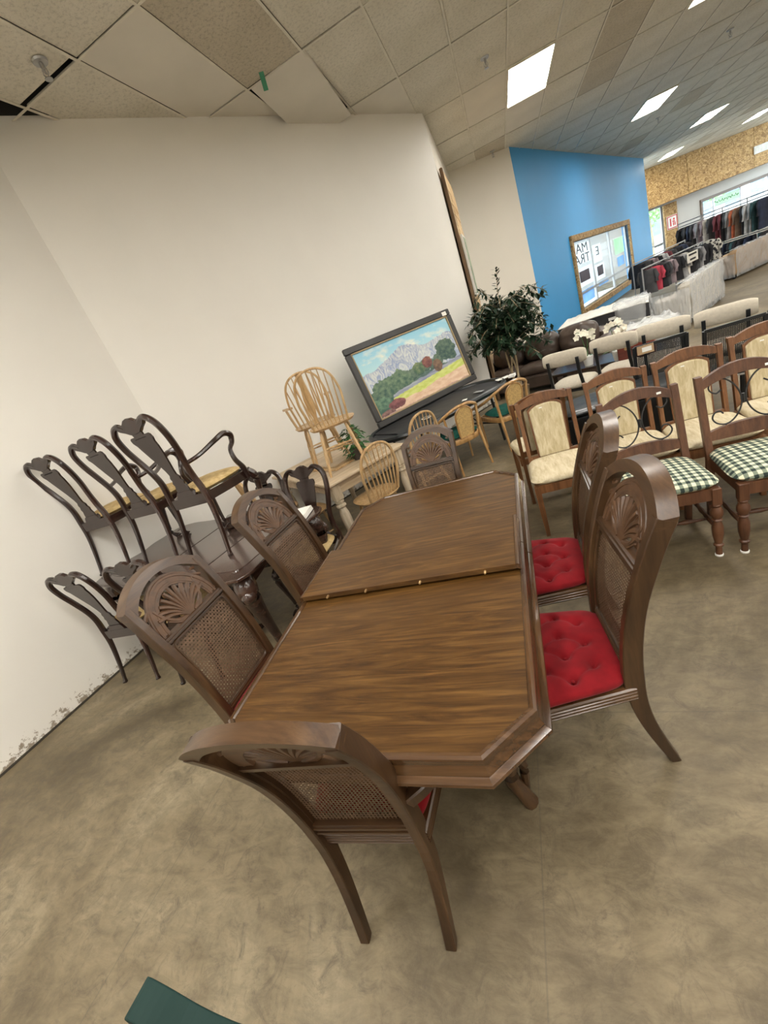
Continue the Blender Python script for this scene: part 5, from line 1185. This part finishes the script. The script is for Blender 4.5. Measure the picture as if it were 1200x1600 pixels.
# orchids
M_petal = plain('cream_petal', (.80, .77, .64), .6, .06, 8)
def orchid(label, loc, h=.5, seed=1, n=16):
    t = thing('orchid', label, 'flowers', loc, 0); rr = random.Random(seed)
    M().lathe([(.001, 0), (.05, 0), (.07, .12), (.001, .12)], 12).build('pot', M_white, t, smooth=True, ang=40)
    for s in (-1, 1):
        P_ = cat([(0, 0, .1), (s*.02, 0, h*.6), (s*.05, .02, h*.95), (s*.10, .02, h*.98)], 6); M().tube(P_, .004, 5).build('stem', M_leaf2, t, smooth=True)
        m = M(); m.add([(0, 0, .11), (s*.08, .03, .15), (s*.18, .02, .12), (s*.08, -.03, .14)], [(0, 1, 2, 3)]); m.build('leaf', M_leaf2, t)
    for k in range(n):
        x = rr.uniform(-.11, .11); c = Vector((x, rr.uniform(-.05, .05), h*.95+rr.uniform(-.08, .08)-abs(x)*.3)); fl = M()
        nn = Vector((rr.uniform(-.5, .5), -1, rr.uniform(-.2, .6))).normalized(); u = nn.cross(Vector((0, 0, 1))).normalized(); w = u.cross(nn)
        for q in range(5):
            a = q*2*math.pi/5+.3; d = u*math.cos(a)+w*math.sin(a); e_ = u*-math.sin(a)+w*math.cos(a); R_ = .042
            fl.add([c, c+d*R_*.6+e_*R_*.42+nn*.004, c+d*R_+nn*.010, c+d*R_*.6-e_*R_*.42+nn*.004], [(0, 1, 2), (0, 2, 3)])
        fl.build('blossom', M_petal, t)
    return t
# low coffee table the flowers and the red chest stand on
ct = thing('coffee_table', 'low dark coffee table between the brown sofa and cream chairs', 'table', (G(950, 515, .8).x, G(950, 515, .8).y, 0), math.radians(-20))
M().box((0, 0, .43), (1.5, .6, .035), ch=.008).build('table_top', M_mah, ct)
for sx in (-1, 1):
    for sy in (-1, 1): M().bar([(sx*.68, sy*.24, .415), (sx*.68, sy*.24, 0)], .05, .05, (0, 1, 0)).build('leg', M_mah, ct)
q_ = G(912, 520, .87); orchid('white artificial orchid in front of the brown leather sofa, left of the two', Vector((q_.x, q_.y, .448)), .45, 2, 13)
orchid('white artificial orchid beside the small red wooden chest, right of the two', Vector((G(960, 511, .85).x, G(960, 511, .85).y, .448)), .43, 5, 14)
rc = thing('red_wooden_chest', 'small dark red wooden chest standing right of the orchids', 'chest', (G(988, 524, .72).x+.03, G(988, 524, .72).y, .448), math.radians(-18))
M_redw = wood('red_stained_wood', (.07, .012, .008), (.15, .028, .018), (.22, .05, .03), 'x'); M().box((0, 0, .14), (.38, .26, .28), ch=.01).build('body', M_redw, rc); M().box((0, 0, .295), (.41, .29, .035), ch=.008).build('lid', M_redw, rc)
for x in (-.1, .1): M().lathe([(.001, 0), (.018, 0), (.014, .012), (.001, .014)], 10, (x, -.13, .16), (x, -1.13, .16)).build('knob', M_brass, rc, smooth=True)
# mattress pile
mA, mB = G(872, 514, .63), G(1012, 470, .63); md_ = (mB-mA); md_.z = 0; mL = md_.length; md_.normalize(); myaw = math.atan2(md_.y, md_.x); mn = Vector((-md_.y, md_.x, 0))
print('SIZE mattress', mA, mB, mL, math.degrees(myaw))
M_quilt = plain('quilted_white', (.74, .73, .68), .8, .06, 5, bs=.4, bscale=14); M_band = plain('black_mattress_band', (.02, .02, .024), .7, .2)
def mattress(label, c, L_, W_, z, h, band, yaw, sag=0.0, group='mattresses'):
    t = thing('mattress', label, 'mattress', (c.x, c.y, z), yaw, None)
    bend = lambda p: (p[0], p[1], p[2]+sag*(1-(2*p[0]/L_)**2))
    m = M(); m.fn = bend
    m.grid(lambda u, v: (-L_/2+L_*u, -W_/2+W_*v, h+.012*math.sin(u*44)*math.sin(v*34)*(0 if min(u, v, 1-u, 1-v) < .02 else 1)-.03*(min(u, v, 1-u, 1-v) < .01)), 60, 40); m.build('quilted_top', M_quilt, t, smooth=True, ang=70)
    m = M(); m.fn = bend; n = 16
    for k in range(n): m.box((-L_/2+L_*(k+.5)/n, 0, h/2-.012), (L_/n, W_, h-.03))
    m.build('side_band', band, t)
    for zz2 in (.012, h-.02):
        m = M(); m.fn = bend; m.tube([(-L_/2+L_*q, -W_/2-.003, zz2) for q in np.linspace(0, 1, 20)], .011, 6); m.build('piping', M_quilt, t, smooth=True)
    return t
mc = mA.lerp(mB, .5)+mn*.55; mc.z = 0; LL = mL*1.02
mt1 = mattress('lower white box mattress under the black sided one, behind the sofa', mc+mn*.05, LL*1.02, 1.1, .12, .22, M_quilt, myaw)
mt2 = mattress('white quilted mattress with black sides on top of the pile, by the blue wall', mc, LL, 1.1, .345, .285, M_band, myaw, .03)
for k, q in enumerate((.62, .28)): M().box((LL*(q-.5), -.556, .17), (.13-.05*k, .006, .05)).build('white_patch', M_white, mt2)
M().box((0, 0, .055), (LL*.95, 1.0, .11)).build('pallet', wood('pallet_wood', (.25, .17, .09), (.38, .27, .15), (.48, .36, .22), 'x'), mt1).location.z = -.118
# clear film drape over the right end of the pile
def drape(name, label, loc, yaw, L_, W_, h, seed, n=34, amp=.07):
    t = M(); t.grid(lambda u, v: ((lambda a, r: (L_/2*math.cos(a)*abs(math.cos(a))**-.45*min(1, r)*1.0 if abs(math.cos(a)) > 1e-6 else 0, W_/2*math.sin(a)*abs(math.sin(a))**-.45*min(1, r) if abs(math.sin(a)) > 1e-6 else 0, h*(1 if r < 1 else max(0.0, 1-(r-1)*1.0))))(2*math.pi*u+.001, .001+v*2.0)), 72, 26, True)
    vs = []
    for p in t.v:
        k = noise.fractal(Vector((p[0]*5+seed, p[1]*5, p[2]*3)), 1.0, 2.0, 4)*amp; k2 = noise.noise(Vector((p[0]*14, p[1]*14, p[2]*2+seed)))*amp*.5
        rr_ = math.hypot(p[0], p[1])+.01; vs.append((p[0]*(1+(k+k2)/rr_*.6)*1.03, p[1]*(1+(k+k2)/rr_*.6)*1.03, max(.004, p[2]+(k*.5 if p[2] > .05 else 0)+.02)))
    t.v = vs; o = t.build(name, M_film, smooth=True, ang=80); o.location = loc; o.rotation_euler.z = yaw; tag(o, label, 'plastic film'); return o
p = mB+mn*.50; drape('plastic_film', 'crumpled clear plastic film hanging over the right end of the mattresses', Vector((p.x-.28*md_.x, p.y-.28*md_.y, 0)), myaw, .62, 1.12, .67, 2)
# small film wrapped bundle in front
fbp = G(1015, 500, .40); fb = thing('wrapped_bundle', 'low film wrapped bundle leaning in front of the mattress pile', 'bundle', (fbp.x, fbp.y+.15, 0), myaw+.3)
wrinkle(.95, .42, .36, .05, 6, 4, 22, 3, M_quilt, 'padding', fb); wrinkle(1.0, .48, .40, .08, 8, 7, 26, 3, M_film, 'film', fb)
# film wrapped sofa on end of the aisle
sA, sB = G(1082, 508), G(1132, 466); sd_ = sB-sA; sL = sd_.length; sd_.normalize(); syaw = math.atan2(sd_.y, sd_.x); sn = Vector((-sd_.y, sd_.x, 0)); print('SIZE wsofa', sA, sB, sL)
def wrapped_sofa(label, a, yaw, L_, W_, h, mat, cat_='sofa'):
    t = thing('wrapped_sofa', label, cat_, (a.x, a.y, 0), yaw)
    M().box((L_/2, W_/2, .22), (L_-.06, W_-.06, .28), ch=.03).build('seat_base', mat, t)
    M().box((L_/2, .11, (h+.08)/2), (L_-.04, .18, h-.08), ch=.05).build('back', mat, t)
    for x in (.10, L_-.10): M().box((x, W_/2, .08+(h*.78-.08)/2), (.18, W_-.04, h*.78-.08), ch=.05).build('arm', mat, t)
    for k in range(2): wrinkle((L_-.4)/2, W_-.3, .16, .01, 5, k, 12, 6, mat, 'seat_cushion', t, .35, .2+(L_-.4)*(.25+.5*k), W_/2+.08)
    for x in (.08, L_-.08):
        for y in (.08, W_-.08): M().box((x, y, .04), (.05, .05, .08)).build('foot', M_black, t)
    m = M(); NS = 90
    for (ax, ay, bx, by_, hh) in ((0, 0, L_, 0, h), (0, W_, 0, 0, h*.86), (L_, 0, L_, W_, h*.86)):
        nx_, ny_ = (by_-ay), -(bx-ax); q = math.hypot(nx_, ny_); nx_, ny_ = nx_/q, ny_/q
        m.grid(lambda u, v: (ax+(bx-ax)*u+nx_*(.015+.03*noise.fractal(Vector((u*14, v*3+u*9, L_+ax)), .8, 2.2, 4)), ay+(by_-ay)*u+ny_*(.015+.03*noise.fractal(Vector((u*14, v*3+u*9, L_+ax)), .8, 2.2, 4)), .05+(hh-.03)*v), 50, 14)
    m.grid(lambda u, v: (L_*u, .24*v-.01, h+.02+.03*noise.fractal(Vector((u*12, v*4, 3)), .8, 2.2, 4)), 50, 6)
    m.build('film', M_film, t, smooth=True, ang=80); return t
M_taupe = plain('taupe_upholstery', (.56, .53, .47), .9, .06, 9)
wsf = wrapped_sofa('pale sofa wrapped in shiny clear film, beside the open aisle', sA, syaw, min(sL, 2.3), .60, .72, M_taupe)
M_tan = plain('tan_upholstery', (.42, .29, .17), .8, .12, 9)
tA, tB = G(1150, 436), G(1205, 410); td = tB-tA; td.normalize(); print('SIZE tan', tA, tB)
ws2 = wrapped_sofa('tan sofa under clear film in front of the clothes racks, far right', tA, math.atan2(td.y, td.x), 2.8, .9, .62, M_tan)
fp = G(1132, 434); fb2 = thing('film_roll_cart', 'small low trolley piled with crumpled film, left of the tan sofa', 'trolley', (fp.x-.30, fp.y+.30, 0), .4)
M().box((0, 0, .12), (.75, .5, .06), ch=.01).build('deck', M_alum, fb2)
for x in (-.3, .3):
    for y in (-.18, .18): M().lathe([(.04, 0), (.04, .03)], 10, (x, y-.015, .045), (x, y+.985, .045)).build('wheel', M_black, fb2)
wrinkle(.7, .5, .30, .10, 7, 3, 24, 3, M_film, 'crumpled_film', fb2, .15); wrinkle(.5, .4, .22, .05, 7, 3, 14, 3, M_quilt, 'padding', fb2, .15)

# ------------------------------------------------------------------ clothes racks
def garment_mesh(w, L_, th, seed, sleeves=True):
    rr = random.Random(seed); m = M()
    ks = [(0, .10, .5), (.015, .16, .8), (.06, w*.92/2, 1), (.10, w/2, 1), (.3, w*.47, 1), (.6, w*.46, 1), (1.0, w*(.48+rr.uniform(-.04, .08)), 1)]
    def P_(u, v):
        q = float(np.interp(v, np.linspace(0, 1, len(ks)), [k[0] for k in ks])); hw_ = float(np.interp(v, np.linspace(0, 1, len(ks)), [k[1] for k in ks])); a = 2*math.pi*u
        fo = 1+.25*math.sin(a*5+seed)*q
        return (math.cos(a)*hw_, math.sin(a)*th/2*fo, -q*L_-.03)
    m.grid(P_, 16, 9, True)
    if sleeves:
        for s in (-1, 1): m.tube([(s*w*.44, 0, -.06), (s*w*.54, 0, -.2), (s*w*.53, .01, -.5*L_-.06)], [.035, .05, .045], 7)
    return m
GC = {}
def gmat(nm, col):
    if nm not in GC: GC[nm] = plain('cloth_'+nm, col, .9, .25, 8)
    return GC[nm]
PAL = {'black': (.018, .018, .022), 'charcoal': (.06, .06, .065), 'navy': (.025, .035, .07), 'grey': (.30, .30, .31), 'light grey': (.50, .50, .50), 'maroon': (.17, .04, .05), 'orange': (.50, .13, .06), 'white': (.70, .67, .62), 'red': (.45, .05, .08), 'mauve': (.28, .22, .24), 'brown': (.20, .13, .09), 'teal': (.03, .08, .09), 'cream': (.58, .50, .38)}
def rack(name, label, P, Q, z, bars, poles):
    t = thing(name, label, 'clothes rack', (P.x, P.y, 0), math.atan2((Q-P).y, (Q-P).x)); L_ = Vector((Q.x-P.x, Q.y-P.y)).length
    for zz3 in bars: M().tube([(0, 0, zz3), (L_, 0, zz3)], .016, 7).build('rail', M_alum, t, smooth=True)
    for q in poles:
        M().tube([(L_*q, 0, .03), (L_*q, 0, max(bars)+.02)], .016, 7).build('post', M_alum, t, smooth=True); M().box((L_*q, 0, .02), (.05, .5, .04), ch=.01).build('foot', M_alum, t)
    return t, L_
ordn = ['first', 'second', 'third', 'fourth', 'fifth', 'sixth', 'seventh', 'eighth', 'ninth', 'tenth', 'eleventh', 'twelfth', 'thirteenth', 'fourteenth', 'fifteenth', 'sixteenth', 'seventeenth', 'eighteenth', 'nineteenth', 'twentieth', 'twenty-first', 'twenty-second', 'twenty-third', 'twenty-fourth']
def hang(P, Q, z, items, where, L0, w, group, start=.03, end=.97):
    yaw = math.atan2((Q-P).y, (Q-P).x); n = len(items)
    for k, it in enumerate(items):
        if it is None: continue
        nm, L_ = (it if isinstance(it, tuple) else (it, L0)); q = start+(end-start)*(k+.5)/n; p = P.lerp(Q, q); rr = random.Random(k*7+int(z*50))
        t = thing('garment', '%s garment hanging %s from the left on %s' % (nm, ordn[k], where), 'clothing', (p.x, p.y, z-.016), yaw+math.pi/2+rr.uniform(-.35, .35), group)
        sp = (Q-P).length*(end-start)/n
        garment_mesh(w, L_, min(.16, max(.06, sp*.8)), k).build('cloth', gmat(nm, PAL[nm]), t, smooth=True, ang=80)
        M().tube([(0, 0, -.05), (0, 0, .01), (.012, 0, .028), (.022, 0, .03)], .003, 4).build('hanger_hook', M_metal, t)
za = 1.02
rA, rB = G(1003, 421, za), G(1098, 378, za); print('SIZE rackA', rA, rB)
rt, _ = rack('clothes_rack', 'grey double rail clothes rack near the window in the blue wall', rA, rB, za, (za, za*.55), (0, .5, 1))
hang(rA, rB, za, ['charcoal', 'red', 'black', 'charcoal', 'mauve', 'black', 'grey', ('white', .55), 'black', 'charcoal', ('grey', .6), ('black', .7)], 'the front clothes rack by the blue wall', .50, .42, 'clothes on the front rack')
rA2, rB2 = G(1000, 412, 1.10)+Vector((0, .7, 0)), G(1085, 372, 1.10)+Vector((0, .7, 0))
rack('clothes_rack', 'second clothes rack directly behind the front one, full of dark clothes', rA2, rB2, 1.1, (1.1,), (0, 1))
hang(rA2, rB2, 1.1, ['black', 'charcoal', 'mauve', 'black', 'light grey', 'maroon', 'charcoal', 'black', 'navy', 'black'], 'the rack behind the front one', .55, .42, 'clothes on the second rack')
zc_ = 1.42
rC, rD = G(1060, 356, zc_), G(1203, 302, zc_); print('SIZE rackB', rC, rD)
rt2, LB = rack('clothes_rack', 'tall long black clothes rack in front of the far shop window', rC, rD, zc_, (zc_, .52, zc_+.10), (0, .28, .52, .78, 1))
hang(rC, rD, zc_, ['black', 'charcoal', 'black', 'navy', 'charcoal', 'grey', 'mauve', 'mauve', 'white', 'charcoal', None, 'maroon', 'maroon', 'black', 'charcoal', 'grey', 'orange', 'brown', 'black', 'light grey', 'grey', 'teal', 'black', 'navy'], 'the upper rail before the far window', .80, .55, 'clothes on the upper far rail')
hang(rC.lerp(rD, .22), rD, .52, ['black', 'teal', 'black', 'brown', 'black', 'navy', 'black', 'teal', 'black', 'black', 'navy', 'black', 'teal', 'black'], 'the lower rail before the far window', .46, .5, 'clothes on the lower far rail')
pcx = G(1086, 395, .95); t = thing('patterned_coat', 'long black and white patterned coat at the right end of front rack', 'clothing', (rB.x+.10, rB.y+.05, za+.02), 2.4)
mcoat, nt, b = newmat('patterned_cloth'); n_ = node(nt, 'ShaderNodeTexVoronoi', Scale=16.0); nt.links.new(coords(nt), n_.inputs[0]); nt.links.new(ramp(nt, n_.outputs[0], [(.42, (.02, .02, .025)), (.5, (.62, .60, .55))]), b.inputs['Base Color']); b.inputs['Roughness'].default_value = .9
garment_mesh(.5, .85, .14, 3).build('cloth', mcoat, t, smooth=True, ang=80)
for k, (x, y, z, sz, lb) in enumerate(((1096, 352, 1.42, .34, 'white paper sign clipped to the left part of the far rack'), (1163, 327, 1.42, .36, 'white paper sign clipped to the middle of the far rack'), (1068, 405, .86, .26, 'white paper sign hanging on the front clothes rack'))):
    q = G(x, y, z); base = rC if k < 2 else rA; dd = (rD-rC if k < 2 else rB-rA); dd.z = 0; dd.normalize(); nn = Vector((dd.y, -dd.x, 0)); s_ = (q-base).dot(dd); p = base+dd*s_+nn*.32
    t = thing('paper_sign', lb, 'sign', (p.x, p.y, z-.02 if k < 2 else z), math.atan2(dd.y, dd.x)); M().box((0, 0, 0), (sz*1.7, .006, sz*.8)).build('paper', M_paper, t)
    for q2, wd in ((.07, 1.2), (-.06, .9)): M().box((0, -.006, q2*sz/.34), (sz*wd, .004, .05*sz/.34)).build('printed_line', M_ink, t)
    M().tube([(-sz*.5, 0, sz*.4), (-sz*.5, .31, sz*.4+.03)], .004, 4).tube([(sz*.5, 0, sz*.4), (sz*.5, .31, sz*.4+.03)], .004, 4).build('clip', M_black, t)

# ------------------------------------------------------------------ plank panel and pictures on the jutting wall
JX = -.526+.012
def jw(x, y): return GW(x, y, PP+Vector((.012, 0, 0)), PQ+Vector((.012, 0, 0)))
a_ = jw(684, 262); b_ = jw(752, 545); c_2 = jw(708, 310); print('SIZE jut', a_, b_, c_2, jw(765, 540))
PY0, PY1, PZ1 = 7.93, max(8.6, min(c_2.y, 9.6)), min(3.6, a_.z)
pn = thing('plank_panel', 'tall panel of rough pale planks fixed on the jutting wall corner', 'wall panel', (JX+.02, PY0, 0))
M_plank = wood('rough_plank', (.42, .27, .12), (.60, .42, .22), (.72, .56, .33), 'y', .8, .7); M_plank2 = wood('rough_plank_grey', (.30, .20, .11), (.45, .32, .18), (.58, .44, .27), 'y', .8, .7)
M().box((.02, .03, PZ1/2), (.05, .06, PZ1), ch=.006).build('edge_board', wood('brown_edge_board', (.10, .06, .03), (.20, .12, .06), (.28, .18, .09), 'z', .8, .7), pn)
rr = random.Random(4); z = .05; k = 0
while z < PZ1-.1:
    sp3 = .06+(PY1-PY0-.06)*rr.uniform(.35, .65); 
    for (y0_, y1_) in ((.065, sp3-.004), (sp3+.004, PY1-PY0)):
        M().box((.015+rr.uniform(0, .012), (y0_+y1_)/2, z+.07), (.026, y1_-y0_, .136), ch=.004).build('plank', M_plank if rr.random() < .65 else M_plank2, pn)
    z += .143; k += 1
for (pa_, pb_, lb, mt_) in (((722, 382), (743, 462), 'tall narrow canvas picture hung on the plank panel, upper one', M_quilt), ((745, 492), (757, 538), 'dark framed picture hung on the plank panel, lower one', M_frame)):
    A, B = jw(*pa_), jw(*pb_); yc = PY0+.42 if mt_ is M_quilt else PY0+.45; hz_ = abs(A.z-B.z); zc3 = (A.z+B.z)/2
    t = thing('hung_picture', lb, 'picture', (JX+.085, yc, max(zc3, .5)), 0); M().box((0, 0, 0), (.04, .5, hz_), ch=.004).build('frame', mt_ if mt_ is M_frame else M_white, t)
    M().box((.022, 0, 0), (.006, .42, hz_-.08)).build('picture_print', plain('picture_green' if mt_ is M_quilt else 'picture_grey', (.22, .27, .16) if mt_ is M_quilt else (.45, .45, .43), .5, .6, 9), t)

# ------------------------------------------------------------------ dark green wooden chair, only its crest in view
gA = G(240, 1520, 1.0)
gc = thing('green_painted_chair', 'dark green painted wooden chair, only its curved crest in view at bottom left', 'chair', (0, 0, 0), 0)
M_gp = plain('dark_green_paint', (.009, .027, .023), .6, .15, 5, spec=.15)
gl = G(216, 1548, 1.0); gr = G(360, 1590, 1.0); print('SIZE green', gl, gr); 
gy = 0.10; wv_ = [(-.215, 0), (-.205, .03), (-.17, .022), (-.12, -.008), (-.06, -.012), (0, .004), (.06, -.012), (.12, -.008), (.17, .022), (.205, .03), (.215, 0)]
top_ = cat([(x, 0, 1.0+z) for x, z in wv_], 4); bot = cat([(x, 0, .93+z*.5) for x, z in wv_], 4)
m = M(); m.strip([(p.x, p.z) for p in top_], [(p.x, p.z) for p in bot], -.025, .02); m.build('crest_rail', M_gp, gc, bevel=.006)
for s in (-1, 1):
    M().tube(cat([(s*.19, -.01, .95), (s*.185, .02, .7), (s*.18, .04, .45), (s*.19, -.04, 0)], 4), [.018, .02, .022, .016], 8).build('post', M_gp, gc, smooth=True)
    M().tube([(s*.20, .42, .43), (s*.21, .44, 0)], [.022, .015], 8).build('leg', M_gp, gc, smooth=True)
for k in range(4): x = -.12+.08*k; M().tube([(x, -.0, .94), (x*.9, .03, .46)], .008, 6).build('spindle', M_gp, gc, smooth=True)
M().cushion(.44, .44, .035, .43, n=14, e=4, cy=.24).build('seat', M_gp, gc, smooth=True, ang=60)
c0 = G(232, 1535, 1.02); gc.location = (c0.x+.205, c0.y-.035, 0); gc.rotation_euler.z = math.radians(176)
